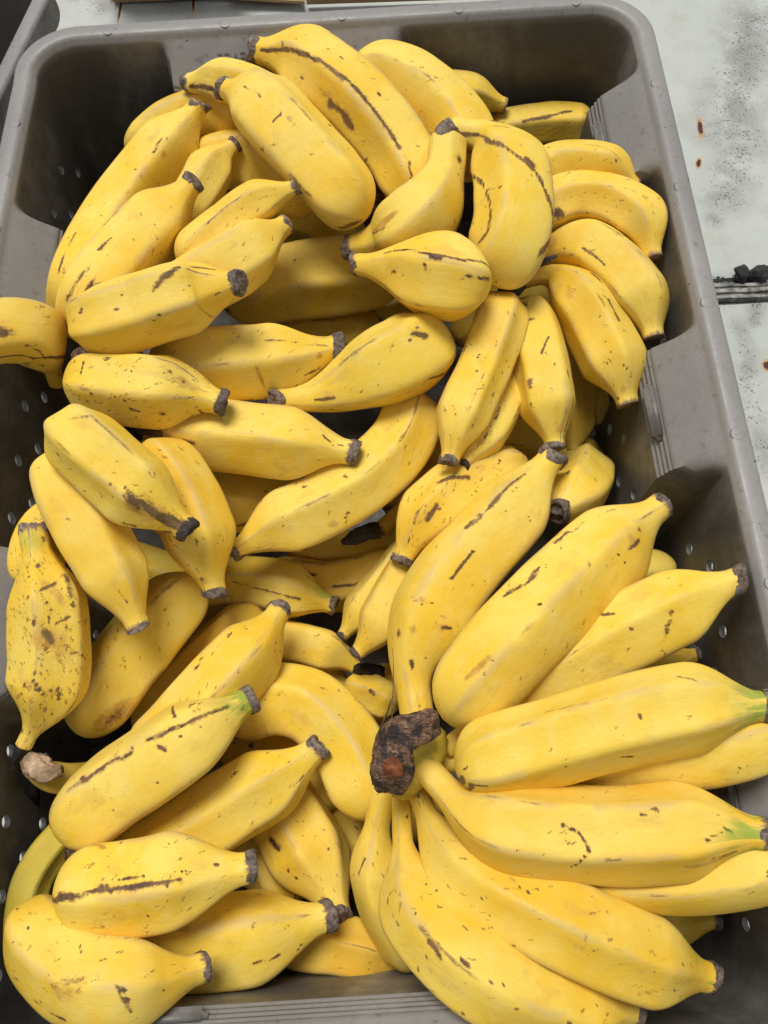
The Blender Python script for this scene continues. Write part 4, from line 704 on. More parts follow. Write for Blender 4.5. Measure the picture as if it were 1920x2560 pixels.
    9: dict(hand='A', R=0.0195, ends='TB', pts=[(-0.0729, 0.0084, 0.2000), (-0.0897, 0.0145, 0.2000), (-0.1065, 0.0169, 0.2019), (-0.1246, 0.0210, 0.2001), (-0.1421, 0.0248, 0.2000), (-0.1598, 0.0284, 0.2000)], o={'speck': 1.6, 'tone': 0.6, 'roll': 0.808},
        marks=[('dark', [(0.0861, 5.206), (0.0855, 5.027)], 0.00152, 0.95), ('dark', [(0.0452, 5.834)], 0.00152, 1), ('dark', [(0.0505, 5.924)], 0.00101, 1), ('dark', [(0.0661, 5.924)], 0.00126, 1), ('dark', [(0.0307, 5.386)], 0.00202, 0.75), ('dark', [(0.0444, 5.565), (0.04, 5.475)], 0.00101, 0.9), ('tan', [(0.0227, 0.359), (0.0141, 0.269)], 0.00505, 0.7), ('dark', [(0.0169, 4.668), (0.0018, 4.757)], 0.00101, 0.8), ('dark', [(0.0183, 1.436), (0.0102, 1.436)], 0.00076, 0.8), ('dark', [(0.0212, 0.359)], 0.00177, 0.8), ('dark', [(0.0741, 0.18), (0.0741, 0.539)], 0.00076, 1), ('dark', [(0.0775, 5.745)], 0.00144, 0.63), ('tan', [(0.0155, 5.027), (0.0176, 5.116)], 0.00108, 0.67), ('tan', [(0.0, 6.193)], 0.00083, 0.72), ('tan', [(0.0348, 6.014)], 0.00145, 0.76), ('dark', [(0.0646, 5.655)], 0.00113, 0.61), ('dark', [(0.08, 0.628)], 0.0012, 0.96), ('dark', [(0.0282, 0.539)], 0.00113, 0.97), ('tan', [(0.0699, 5.655)], 0.00087, 0.98), ('dark', [(0.0, 0.18)], 0.00078, 0.95), ('tan', [(0.0861, 5.296)], 0.0014, 0.81), ('tan', [(0.019, 5.027), (0.0197, 5.027)], 0.00119, 0.61), ('dark', [(0.0435, 5.475)], 0.001, 0.64), ('dark', [(0.0435, 0.359)], 0.00102, 0.91), ('dark', [(0.0089, 4.757), (0.0102, 5.116)], 0.00148, 0.82), ('tan', [(0.0348, 5.655), (0.0348, 5.655)], 0.00096, 0.67), ('dark', [(0.0162, 4.668)], 0.00135, 0.72), ('tan', [(0.0183, 5.834)], 0.00132, 0.72), ('dark', [(0.0, 6.014), (0.0012, 6.014)], 0.00137, 0.87)]),
    28: dict(hand='S', R=0.0229, ends='TB', pts=[(0.0020, 0.0986, 0.1938), (0.0179, 0.0925, 0.1974), (0.0333, 0.0856, 0.2011), (0.0481, 0.0781, 0.2048), (0.0629, 0.0720, 0.2081), (0.0781, 0.0693, 0.2061)], o={'tn': 0.3, 'tl': 2.1, 'roll': 6.014},
        marks=[('dark', [(0.0219, 5.924), (0.0519, 6.104), (0.0679, 6.104), (0.0826, 5.565)], 0.00132, 0.95), ('dark', [(0.0558, 6.193), (0.0603, 6.193)], 0.00211, 0.95), ('dark', [(0.0527, 0.09)], 0.00185, 1), ('tan', [(0.0535, 0.18)], 0.00211, 0.9), ('dark', [(0.0705, 0.18)], 0.00185, 1), ('dark', [(0.0741, 0.18), (0.0793, 0.09)], 0.00159, 0.85), ('dark', [(0.0765, 1.795)], 0.00106, 0.6), ('dark', [(0.0495, 5.924)], 0.00132, 0.6)]),
    25: dict(hand='S', R=0.0209, ends='TB', pts=[(-0.0261, -0.2545, 0.1101), (-0.0331, -0.2382, 0.1039), (-0.0422, -0.2217, 0.1000), (-0.0516, -0.2049, 0.1001), (-0.0608, -0.1876, 0.1020), (-0.0700, -0.1693, 0.1000)], o={'roll': 6.193},
        marks=[('dark', [(0.055, 5.745), (0.0493, 5.834)], 0.00308, 1), ('tan', [(0.037, 5.834)], 0.00513, 0.6), ('dark', [(0.0343, 5.745)], 0.00128, 1), ('dark', [(0.0281, 5.745)], 0.00154, 1), ('tan', [(0.0215, 0.18)], 0.00462, 0.5), ('dark', [(0.0879, 0.987)], 0.0008, 0.98), ('dark', [(0.0474, 0.359)], 0.00086, 0.87), ('dark', [(0.0307, 0.808), (0.0316, 0.808)], 0.00113, 0.64), ('dark', [(0.0111, 6.104), (0.0118, 6.014)], 0.00089, 0.78), ('dark', [(0.0111, 5.116)], 0.00083, 0.83), ('dark', [(0.0899, 0.18), (0.0912, 0.0)], 0.00127, 0.78), ('tan', [(0.0792, 5.745), (0.0808, 5.745)], 0.00078, 0.98), ('tan', [(0.0837, 0.09)], 0.00087, 0.69), ('tan', [(0.0426, 0.628)], 0.00093, 0.85), ('dark', [(0.0792, 0.09), (0.0808, 0.0)], 0.00129, 0.78)]),
    19: dict(hand='C', R=0.0159, ends='BB', pts=[(-0.0652, -0.0846, 0.1099), (-0.0814, -0.0976, 0.1109), (-0.0981, -0.1096, 0.1055), (-0.1138, -0.1226, 0.1005), (-0.1275, -0.1372, 0.1000), (-0.1402, -0.1521, 0.1000)]),
    18: dict(hand='C', R=0.0193, ends='TB', pts=[(-0.0523, -0.0913, 0.1364), (-0.0641, -0.1124, 0.1430), (-0.0786, -0.1297, 0.1482), (-0.0948, -0.1443, 0.1448), (-0.1113, -0.1588, 0.1383), (-0.1276, -0.1735, 0.1315)], o={'roll': 6.014},
        marks=[('dark', [(0.0553, 0.898), (0.0508, 0.987)], 0.00152, 0.9), ('dark', [(0.0166, 5.834), (0.042, 5.475)], 0.00076, 0.35), ('dark', [(0.0345, 0.898), (0.0441, 0.898)], 0.00076, 0.4)]),
    21: dict(hand='C', R=0.0198, ends='TB', pts=[(-0.0323, -0.1689, 0.1387), (-0.0541, -0.1832, 0.1348), (-0.0772, -0.1950, 0.1324), (-0.0999, -0.2069, 0.1302), (-0.1219, -0.2185, 0.1300), (-0.1449, -0.2278, 0.1300)], o={'roll': 0.449},
        marks=[('dark', [(0.0221, 5.924), (0.0137, 5.745)], 0.00073, 0.6)]),
    23: dict(hand='C', R=0.0217, ends='TB', pts=[(-0.0293, -0.2514, 0.1300), (-0.0531, -0.2561, 0.1300), (-0.0771, -0.2594, 0.1300), (-0.1014, -0.2604, 0.1300), (-0.1259, -0.2583, 0.1300), (-0.1505, -0.2534, 0.1300)], o={'roll': 0.718},
        marks=[('dark', [(0.0386, 6.104), (0.027, 6.014)], 0.0014, 0.95), ('dark', [(0.0166, 5.834), (0.0184, 5.745)], 0.00094, 0.7)]),
    24: dict(hand='C', R=0.0196, ends='TB', pts=[(-0.0848, -0.2669, 0.1682), (-0.1020, -0.2700, 0.1760), (-0.1203, -0.2695, 0.1806), (-0.1422, -0.2652, 0.1728), (-0.1607, -0.2529, 0.1649), (-0.1706, -0.2347, 0.1572)], o={'roll': 1.436},
        marks=[('tan', [(0.0524, 0.18), (0.044, 0.359)], 0.00768, 0.6), ('dark', [(0.0566, 0.269), (0.044, 0.449)], 0.00299, 0.5), ('dark', [(0.0349, 0.449), (0.033, 0.18), (0.0311, -0.179)], 0.00107, 0.8), ('dark', [(0.069, 5.745), (0.0524, 5.745)], 0.00107, 0.8), ('dark', [(0.069, 0.808)], 0.00128, 0.7), ('dark', [(0.0777, 0.539)], 0.00113, 0.66), ('dark', [(0.0503, 1.077), (0.0524, 1.167)], 0.0011, 0.85), ('tan', [(0.0154, 1.885), (0.017, 1.705)], 0.00108, 0.7), ('dark', [(0.0859, 0.808), (0.0867, 0.808)], 0.00106, 0.86), ('dark', [(0.0203, 0.18)], 0.00074, 0.94), ('tan', [(0.0777, 0.628), (0.0787, 0.628)], 0.0007, 0.8), ('dark', [(0.033, 0.359)], 0.00096, 1.0), ('dark', [(0.032, 0.18)], 0.00105, 0.86)]),
    20: dict(hand='C', R=0.0202, ends='TB', pts=[(-0.0651, -0.1449, 0.1609), (-0.0840, -0.1579, 0.1683), (-0.1034, -0.1698, 0.1688), (-0.1242, -0.1813, 0.1623), (-0.1433, -0.1936, 0.1600), (-0.1623, -0.2047, 0.1600)], o={'green': 1.0, 'roll': 0.628},
        marks=[('dark', [(0.086, 0.808)], 0.0021, 1), ('dark', [(0.086, 0.718), (0.0667, 0.718), (0.0554, 0.628)], 0.00187, 0.85), ('dark', [(0.0656, 0.718)], 0.00163, 1), ('dark', [(0.0475, 0.628), (0.0325, 0.449), (0.0149, 0.359)], 0.00163, 0.85), ('dark', [(0.0346, 1.616), (0.0346, 0.718)], 0.0007, 1), ('dark', [(0.0453, 0.359), (0.0442, 0.18)], 0.00117, 1), ('dark', [(0.0543, 0.718)], 0.0014, 0.9), ('dark', [(0.115, 0.628), (0.1135, 0.898)], 0.0014, 0.8), ('dark', [(0.086, 0.718), (0.1104, 0.808)], 0.00093, 0.55), ('dark', [(0.0367, 0.269)], 0.00099, 1.0), ('dark', [(0.0061, 0.0), (0.0084, -0.179)], 0.00084, 0.85), ('dark', [(0.069, 5.745), (0.0723, 5.655)], 0.00084, 0.63), ('dark', [(0.0819, 6.014), (0.0829, 6.014)], 0.00078, 0.61), ('dark', [(0.0531, 5.924)], 0.0009, 0.88), ('tan', [(0.0788, 0.0)], 0.00089, 0.93), ('dark', [(0.0356, 0.718)], 0.00094, 0.65), ('tan', [(0.0184, 6.193)], 0.00078, 0.95), ('tan', [(0.0257, 0.628), (0.0276, 0.628)], 0.00074, 0.87), ('dark', [(0.0285, 0.18)], 0.00122, 0.64), ('dark', [(0.0809, 0.718), (0.0819, 0.718)], 0.00106, 0.88), ('tan', [(0.0305, 0.359)], 0.00131, 0.77), ('dark', [(0.0124, 4.937)], 0.00097, 0.66), ('tan', [(0.0175, 5.206)], 0.00092, 0.98)]),
    22: dict(hand='C', R=0.0212, ends='TB', pts=[(-0.0626, -0.2255, 0.1700), (-0.0812, -0.2274, 0.1700), (-0.0998, -0.2292, 0.1700), (-0.1184, -0.2306, 0.1700), (-0.1358, -0.2314, 0.1739), (-0.1545, -0.2312, 0.1737)], o={'roll': 0.359},
        marks=[('dark', [(0.0902, 0.09), (0.0715, 0.359), (0.0477, 0.359), (0.03, 0.359)], 0.00219, 0.8), ('dark', [(0.0834, 0.269), (0.078, 0.269)], 0.00241, 1), ('dark', [(0.0643, 0.359), (0.0414, 0.359)], 0.00197, 0.95), ('dark', [(0.0626, 0.539), (0.045, 0.539)], 0.00088, 0.9), ('dark', [(0.0351, 0.269)], 0.00109, 1), ('tan', [(0.0808, 1.885), (0.0692, 1.346)], 0.00197, 0.8), ('dark', [(0.0459, 5.924)], 0.00088, 1), ('dark', [(0.0275, 0.539), (0.0292, 0.539)], 0.00081, 0.96), ('tan', [(0.0283, 5.745)], 0.00096, 0.97), ('tan', [(0.0139, 5.206), (0.0146, 5.206)], 0.00091, 0.98), ('dark', [(0.0146, 0.718), (0.0153, 0.718)], 0.00083, 0.96), ('tan', [(0.0275, 0.0)], 0.00084, 0.7), ('dark', [(0.0659, 0.269)], 0.00082, 0.83), ('dark', [(0.0676, 0.449), (0.0692, 0.449)], 0.0007, 0.78), ('dark', [(0.0086, 0.0)], 0.00083, 0.64)]),
    60: dict(hand='D', R=0.0137, ends='TB', pts=[(0.1826, -0.2694, 0.0767), (0.1630, -0.2691, 0.0700), (0.1417, -0.2659, 0.0700), (0.1209, -0.2608, 0.0700), (0.1009, -0.2535, 0.0700), (0.0826, -0.2429, 0.0700)]),
    56: dict(hand='D', R=0.0136, ends='TS', pts=[(0.1870, -0.2323, 0.2077), (0.1588, -0.2412, 0.1955), (0.1289, -0.2432, 0.1825), (0.0980, -0.2387, 0.1693), (0.0670, -0.2272, 0.1558), (0.0416, -0.2030, 0.1423)]),
    54: dict(hand='D', R=0.0153, ends='TS', pts=[(0.1960, -0.1778, 0.2073), (0.1652, -0.1863, 0.2008), (0.1348, -0.1889, 0.1890), (0.1030, -0.1869, 0.1769), (0.0691, -0.1847, 0.1649), (0.0332, -0.1827, 0.1529)],
        marks=[('dark', [(0.0354, 5.834), (0.0326, 5.834)], 0.00133, 0.9)]),
    59: dict(hand='D', R=0.0134, ends='BS', pts=[(0.0126, -0.2795, 0.1101), (0.0046, -0.2633, 0.1165), (-0.0026, -0.2468, 0.1226), (-0.0056, -0.2293, 0.1286), (-0.0033, -0.2115, 0.1343), (0.0014, -0.1940, 0.1382)], o={'sn': 0.5, 's0': 1.2},
        marks=[('dark', [(0.0638, 5.834), (0.0568, 5.565)], 0.0012, 0.8)]),
    58: dict(hand='D', R=0.0174, ends='TS', pts=[(0.1125, -0.2966, 0.1594), (0.0837, -0.2934, 0.1701), (0.0577, -0.2845, 0.1804), (0.0357, -0.2718, 0.1842), (0.0158, -0.2497, 0.1699), (0.0100, -0.2249, 0.1588), (0.0100, -0.1968, 0.1481)], o={'s0': 1.3, 'roll': 0.449},
        marks=[('dark', [(0.1, 0.18), (0.0966, 0.18), (0.0931, 0.09)], 0.00172, 1), ('dark', [(0.1, 5.565)], 0.00193, 1), ('tan', [(0.0948, 5.834)], 0.00473, 0.6), ('dark', [(0.0844, 5.296), (0.081, 5.475)], 0.00129, 0.8), ('dark', [(0.1201, 0.18), (0.1184, 0.0), (0.1201, -0.269), (0.1217, -0.269), (0.1264, -0.359), (0.128, -0.09), (0.128, 0.09), (0.1248, 0.269), (0.1201, 0.18)], 0.00086, 0.62), ('dark', [(0.0758, 0.449)], 0.00129, 0.9), ('dark', [(0.0793, 0.359)], 0.00107, 0.9), ('tan', [(0.0844, 0.0)], 0.00193, 0.7), ('dark', [(0.032, 0.718)], 0.00107, 0.9), ('dark', [(0.1248, 1.077)], 0.00083, 0.95), ('dark', [(0.1119, 0.359)], 0.00078, 0.9), ('tan', [(0.1051, 0.359), (0.1051, 0.359)], 0.00084, 0.67), ('tan', [(0.0793, 0.628)], 0.00123, 0.66), ('dark', [(0.0983, 6.104)], 0.00071, 0.8), ('dark', [(0.1647, 1.257), (0.1659, 1.346)], 0.00073, 0.7), ('tan', [(0.1168, 0.718), (0.1184, 0.718)], 0.0007, 0.89), ('dark', [(0.0862, 0.359), (0.0879, 0.359)], 0.00126, 0.95), ('dark', [(0.045, 0.18), (0.0465, 0.18)], 0.00126, 0.8), ('tan', [(0.1482, 1.975), (0.1509, 2.064)], 0.00128, 0.73), ('dark', [(0.1184, 1.257)], 0.00078, 0.93), ('dark', [(0.0931, 1.077), (0.0948, 1.077)], 0.00114, 0.89)]),
    57: dict(hand='D', R=0.0199, ends='TS', pts=[(0.1478, -0.2856, 0.1584), (0.1201, -0.2761, 0.1689), (0.0941, -0.2654, 0.1788), (0.0710, -0.2539, 0.1802), (0.0445, -0.2367, 0.1716), (0.0270, -0.2171, 0.1613), (0.0168, -0.1906, 0.1513)], o={'s0': 0.8, 'green': 0.8, 'roll': 0.449},
        marks=[('dark', [(0.1089, 5.565), (0.1038, 5.475)], 0.00174, 0.8), ('dark', [(0.1021, 5.475), (0.0969, 5.475)], 0.00196, 0.9), ('tan', [(0.1106, 5.475), (0.0969, 5.475)], 0.00348, 0.8), ('dark', [(0.083, 5.475), (0.0761, 5.475)], 0.0013, 0.8), ('tan', [(0.0813, 0.09), (0.0727, 0.09)], 0.00478, 0.45), ('dark', [(0.0952, 0.628)], 0.00152, 0.9), ('dark', [(0.1106, 0.0), (0.1089, 0.09)], 0.0013, 0.8), ('dark', [(0.1331, 5.565)], 0.0013, 0.9), ('dark', [(0.0281, 0.539)], 0.0013, 1), ('tan', [(0.0452, 5.834), (0.035, 6.104)], 0.00196, 0.8), ('dark', [(0.1269, 5.565), (0.114, 5.565)], 0.00087, 0.6), ('dark', [(0.0452, 0.539)], 0.00087, 0.8), ('dark', [(0.0203, 0.628)], 0.00129, 0.85), ('dark', [(0.0987, 0.628), (0.0987, 0.628)], 0.00129, 0.86), ('dark', [(0.1677, 0.449), (0.1689, 0.449)], 0.00074, 0.82), ('dark', [(0.0659, 1.077)], 0.00089, 0.81), ('dark', [(0.0467, 1.077), (0.0467, 1.077)], 0.00107, 0.78), ('tan', [(0.1004, 0.09)], 0.00101, 0.61), ('dark', [(0.0437, 0.18), (0.0437, 0.18)], 0.00109, 0.66), ('dark', [(0.1712, 5.386)], 0.00111, 0.7), ('dark', [(0.1474, 1.346)], 0.00103, 0.87), ('dark', [(0.0281, 6.104)], 0.00112, 0.78), ('dark', [(0.0727, 0.269), (0.0727, 0.359)], 0.0012, 0.69), ('dark', [(0.1055, 6.014)], 0.00075, 0.95), ('dark', [(0.1237, 6.014), (0.1253, 6.014)], 0.00097, 0.75), ('tan', [(0.1021, 0.718), (0.1038, 0.718)], 0.00079, 0.87)]),
    52: dict(hand='D', R=0.0191, ends='TS', pts=[(0.1846, -0.1072, 0.1982), (0.1545, -0.1163, 0.1882), (0.1244, -0.1283, 0.1781), (0.0941, -0.1421, 0.1678), (0.0638, -0.1575, 0.1572), (0.0335, -0.1763, 0.1583)], o={'roll': 0.269},
        marks=[('dark', [(0.0673, 1.077), (0.0625, 0.898)], 0.00141, 1), ('dark', [(0.0592, 0.269)], 0.00141, 1), ('dark', [(0.0381, 0.18), (0.0454, -0.269)], 0.00211, 0.85), ('dark', [(0.0454, 6.014), (0.0514, 5.655)], 0.00094, 0.7), ('tan', [(0.0439, 6.104)], 0.00329, 0.5)]),
    50: dict(hand='D', R=0.0229, ends='TS', pts=[(0.1091, -0.0179, 0.1614), (0.0844, -0.0442, 0.1547), (0.0594, -0.0704, 0.1501), (0.0359, -0.0984, 0.1500), (0.0211, -0.1298, 0.1500), (0.0217, -0.1630, 0.1500)], o={'sn': 0.42, 'roll': 0.628},
        marks=[('dark', [(0.0215, 0.539), (0.0421, 0.539), (0.0576, 0.539), (0.0692, 0.628)], 0.00179, 0.8), ('dark', [(0.0308, 1.077), (0.0497, 1.167)], 0.00102, 0.5), ('dark', [(0.0777, 0.18), (0.0864, 0.18), (0.0985, 0.18)], 0.00102, 1), ('dark', [(0.1344, 0.898)], 0.0023, 1), ('tan', [(0.1344, 0.898)], 0.00358, 1), ('tan', [(0.1314, 0.449)], 0.00281, 1), ('dark', [(0.1236, 6.014), (0.122, 5.834)], 0.00179, 1), ('dark', [(0.1459, 0.359), (0.1486, 0.269)], 0.00179, 1), ('dark', [(0.1187, 0.449)], 0.00179, 0.9), ('tan', [(0.1171, 0.449)], 0.0046, 0.7), ('dark', [(0.0363, 0.18)], 0.00128, 0.8), ('dark', [(0.0466, 0.18)], 0.00128, 0.7), ('dark', [(0.1431, 6.104)], 0.00104, 0.69), ('tan', [(0.1459, 5.475)], 0.00093, 0.68), ('tan', [(0.1171, 0.718), (0.1187, 0.628)], 0.00112, 0.93), ('tan', [(0.1187, 6.193), (0.1187, 6.104)], 0.00082, 0.96), ('dark', [(0.1155, 0.269)], 0.00098, 0.85), ('dark', [(0.0321, 0.359), (0.0349, 0.359)], 0.00103, 0.81), ('dark', [(0.0576, 0.628), (0.0593, 0.628)], 0.00077, 0.6), ('dark', [(0.1687, 0.09)], 0.00106, 0.94), ('tan', [(0.0933, 5.924)], 0.0011, 0.87), ('tan', [(0.102, 0.0), (0.1037, 0.0)], 0.00097, 0.64)]),
    55: dict(hand='D', R=0.0199, ends='TS', pts=[(0.1675, -0.2250, 0.2078), (0.1445, -0.2217, 0.2027), (0.1199, -0.2212, 0.1982), (0.0952, -0.2206, 0.1919), (0.0625, -0.2164, 0.1925), (0.0396, -0.2053, 0.1846), (0.0219, -0.1849, 0.1747)], o={'sn': 0.36, 'green': 1.0, 'roll': 0.987},
        marks=[('dark', [(0.0918, 0.539), (0.0839, 0.359), (0.0791, 0.0), (0.0823, -0.09), (0.0871, -0.449)], 0.00127, 0.95), ('dark', [(0.0918, 0.449), (0.0903, 0.18)], 0.00127, 0.6), ('tan', [(0.0903, 0.359)], 0.00253, 0.6), ('dark', [(0.0513, 0.718), (0.0455, 0.808)], 0.00105, 0.9), ('tan', [(0.0372, 5.745), (0.0152, 5.475)], 0.00211, 1), ('dark', [(0.0245, 5.745), (0.0129, 5.565)], 0.00127, 0.85), ('tan', [(0.1298, 5.206), (0.1189, 5.116)], 0.00717, 0.45), ('dark', [(0.0269, 0.09), (0.0197, 0.269)], 0.00084, 0.9), ('dark', [(0.0186, 0.449), (0.0152, 0.269)], 0.00105, 0.9), ('tan', [(0.1012, 6.014)], 0.00464, 0.4), ('dark', [(0.1012, 5.296)], 0.00084, 0.7)]),
    51: dict(hand='D', R=0.0217, ends='TB', pts=[(0.1590, -0.0592, 0.1800), (0.1299, -0.0785, 0.1801), (0.1022, -0.1015, 0.1860), (0.0769, -0.1236, 0.1905), (0.0546, -0.1436, 0.1851), (0.0347, -0.1654, 0.1800)], o={'roll': 0.0},
        marks=[('dark', [(0.0837, 1.077), (0.0934, 0.987), (0.1045, 1.167)], 0.00188, 0.95), ('tan', [(0.0379, 0.0)], 0.004, 1), ('dark', [(0.0274, 0.0)], 0.00188, 1), ('dark', [(0.042, 6.104), (0.0325, 6.104)], 0.00212, 0.9), ('dark', [(0.0661, 1.257), (0.0567, 1.257)], 0.00141, 0.8), ('tan', [(0.1279, 0.359), (0.1434, 0.449)], 0.0033, 0.75), ('dark', [(0.1279, 0.269)], 0.00118, 0.8), ('dark', [(0.0998, 0.359)], 0.00118, 1), ('dark', [(0.0492, 5.924)], 0.00118, 1), ('dark', [(0.0507, 6.193)], 0.00094, 1), ('dark', [(0.0552, 1.167), (0.0261, 1.077)], 0.00094, 0.5)]),
    53: dict(hand='D', R=0.0190, ends='TB', pts=[(0.1773, -0.1716, 0.2154), (0.1485, -0.1703, 0.2159), (0.1211, -0.1726, 0.2099), (0.0934, -0.1771, 0.2030), (0.0653, -0.1828, 0.1950), (0.0363, -0.1900, 0.1932)], o={'green': 1.0, 'roll': 5.924},
        marks=[('tan', [(0.0958, 1.077), (0.0778, 0.898)], 0.00127, 1), ('dark', [(0.058, 0.359), (0.058, 0.269)], 0.00106, 0.9), ('dark', [(0.1457, 5.027), (0.1447, 5.475), (0.1438, 6.193)], 0.00085, 1), ('dark', [(0.1428, 5.116), (0.1409, 5.924), (0.1351, 5.924)], 0.00085, 1), ('dark', [(0.0707, 5.655), (0.0665, 5.565)], 0.00127, 0.9), ('tan', [(0.0736, 5.386)], 0.00212, 0.6), ('dark', [(0.0187, 5.386), (0.0057, 5.296)], 0.00106, 0.8), ('dark', [(0.0382, 1.167), (0.0333, 0.898)], 0.00106, 0.7), ('dark', [(0.0945, 5.924)], 0.00085, 0.9)]),
}
HANDS = {
    'A': ('large hand of yellow bananas stacked along the holed wall, tips with round grey scars', 'banana hand', None, (-0.1347, 0.0707, 0.1268)),
    'B': ('three plump bananas hanging together, the top one bruised black near its tip', 'banana hand', None, (-0.1431, -0.0104, 0.1491)),
    'C': ('hand of plump bananas in the crate corner, one with a long brown scar', 'banana hand', None, (-0.1501, -0.2111, 0.0800)),
    'D': ('big fanned hand of bananas spreading from a dark woody crown stub', 'banana hand', None, (0.0303, -0.1900, 0.0500)),
    'E': ('pair of short bananas joined at a grey stub, one curved with dark ridge lines', 'banana hand', None, (0.0643, 0.1803, 0.1585)),
    'F': ('hand of small curved bananas fanning out from a blackened crown beside the shelf wall', 'banana hand', None, (0.1050, 0.1084, 0.0700)),
    'G': ('hand of fat bananas at the far end, one with a long brown ridge line', 'banana hand', None, (0.0309, 0.1606, 0.1533)),
    'P': ('two slim dull yellow bananas with black tips in the shaded middle gap', 'banana hand', None, (0.0382, -0.0421, 0.0776)),
}
SINGLES = {
    92: ('shaded banana at the crate floor under the three hanging plump bananas', 'bananas half buried in the pile'),
    94: ('dark banana glimpsed below the bruised finger of the hanging three', 'bananas half buried in the pile'),
    95: ('dark banana glimpsed between the stacked hand and the black tipped plump one', 'bananas half buried in the pile'),
    96: ('dark banana glimpsed below the black tipped plump one with the ridge line', 'bananas half buried in the pile'),
    97: ('dark banana in the gap under the woody crown stub', 'bananas half buried in the pile'),
    88: ('banana deep in shadow below the blackened crown of the small hand', 'bananas half buried in the pile'),
    89: ('orange brown banana in the dark gap behind the woody crown stub', 'bananas half buried in the pile'),
    82: ('small dim banana with a dark tip under the small curved hand', 'bananas half buried in the pile'),
    81: ('shaded banana lying crosswise under the tips of the small curved hand', 'bananas half buried in the pile'),
    61: ('rounded banana end peeping out beside the fanned finger with a gash near its tip', 'bananas half buried in the pile'),
    62: ('slim banana with a brown tip peeping between two fingers of the fanned hand', 'bananas half buried in the pile'),
    87: ('blunt yellow banana bit peeping below the slim brown tipped one by the wall', 'bananas half buried in the pile'),
    84: ('dull banana in deep shade near the crate floor beside the fanned hand', 'bananas half buried in the pile'),
    78: ('greenish banana standing in the dark corner behind the scarred plump hand', 'bananas half buried in the pile'),
    16: ('speckled blunt banana tucked behind the spotted overripe one', 'bananas half buried in the pile'),
    79: ('broken banana with a torn pale peel end lying by the holed wall', 'bananas half buried in the pile'),
    86: ('dark wedge of banana seen between the long bruised one and its neighbour', 'bananas half buried in the pile'),
    85: ('shaded banana under the blunt lower ends of the far fat hand', 'bananas half buried in the pile'),
    77: ('brown shaded banana with black blotches beneath the smooth arched one', 'bananas half buried in the pile'),
    76: ('banana with one round brown spot showing above a plump finger of the corner hand', 'bananas half buried in the pile'),
    80: ('shaded plain banana squeezed behind the brown streaked upright one', 'bananas half buried in the pile'),
    70: ('brownish banana lying just under the long curved one with a dark edge', 'bananas half buried in the pile'),
    71: ('brown blotched banana in the shaded gap below the long curved one', 'bananas half buried in the pile'),
    73: ('heavily freckled tan banana above the smooth arched one', 'bananas half buried in the pile'),
    72: ('plain banana with a withered black flower end in the shaded middle gap', 'bananas half buried in the pile'),
    69: ('yellow banana with a green flecked neck and thin brown line in the middle gap', 'bananas half buried in the pile'),
    75: ('short stubby banana piece next to the woody crown stub', 'bananas half buried in the pile'),
    74: ('smooth arched banana curving round beside the woody crown stub', None),
    14: ('clean smooth banana under the finger above the long curved one', 'bananas half buried in the pile'),
    47: ('small rounded banana end under the wide clean crosswise one', 'bananas half buried in the pile'),
    29: ('wide clean banana lying crosswise under the black tipped plump one', None),
    48: ('banana hump behind the topmost finger of the stacked hand', 'bananas half buried in the pile'),
    49: ('freckled shaded banana between the stacked hand and the far fat hand', 'bananas half buried in the pile'),
    36: ('small banana with a nub tip against the far crate wall', 'bananas half buried in the pile'),
    37: ('straight banana with one brown line and a nub tip pointing at the wall shelf', None),
    66: ('narrow strip of banana beside the long curved one with a dark edge', 'bananas half buried in the pile'),
    65: ('thin necked banana ending in a withered black flower strip', None),
    64: ('black blotched banana just above the first finger of the fanned hand', None),
    63: ('banana seen end on with a round black tip facing up', None),
    46: ('small yellow piece of banana under the black tipped plump one', 'bananas half buried in the pile'),
    26: ('long curved banana with a blackened lower edge across the middle', None),
    7: ('banana resting over the crate wall shelf with a blackened underside ridge', None),
    27: ('plump banana with a small dark gash near its blunt end', None),
    17: ('long clean banana with a red brown bruise at its lower end', None),
    15: ('overripe banana covered in brown spots with a green stalk, standing by the wall', None),
    28: ('plump banana with two black tips beside it and a dark ridge line on top', None),
    25: ('upright banana with brown streaks and a pale shiny ridge behind the corner hand', None),
}
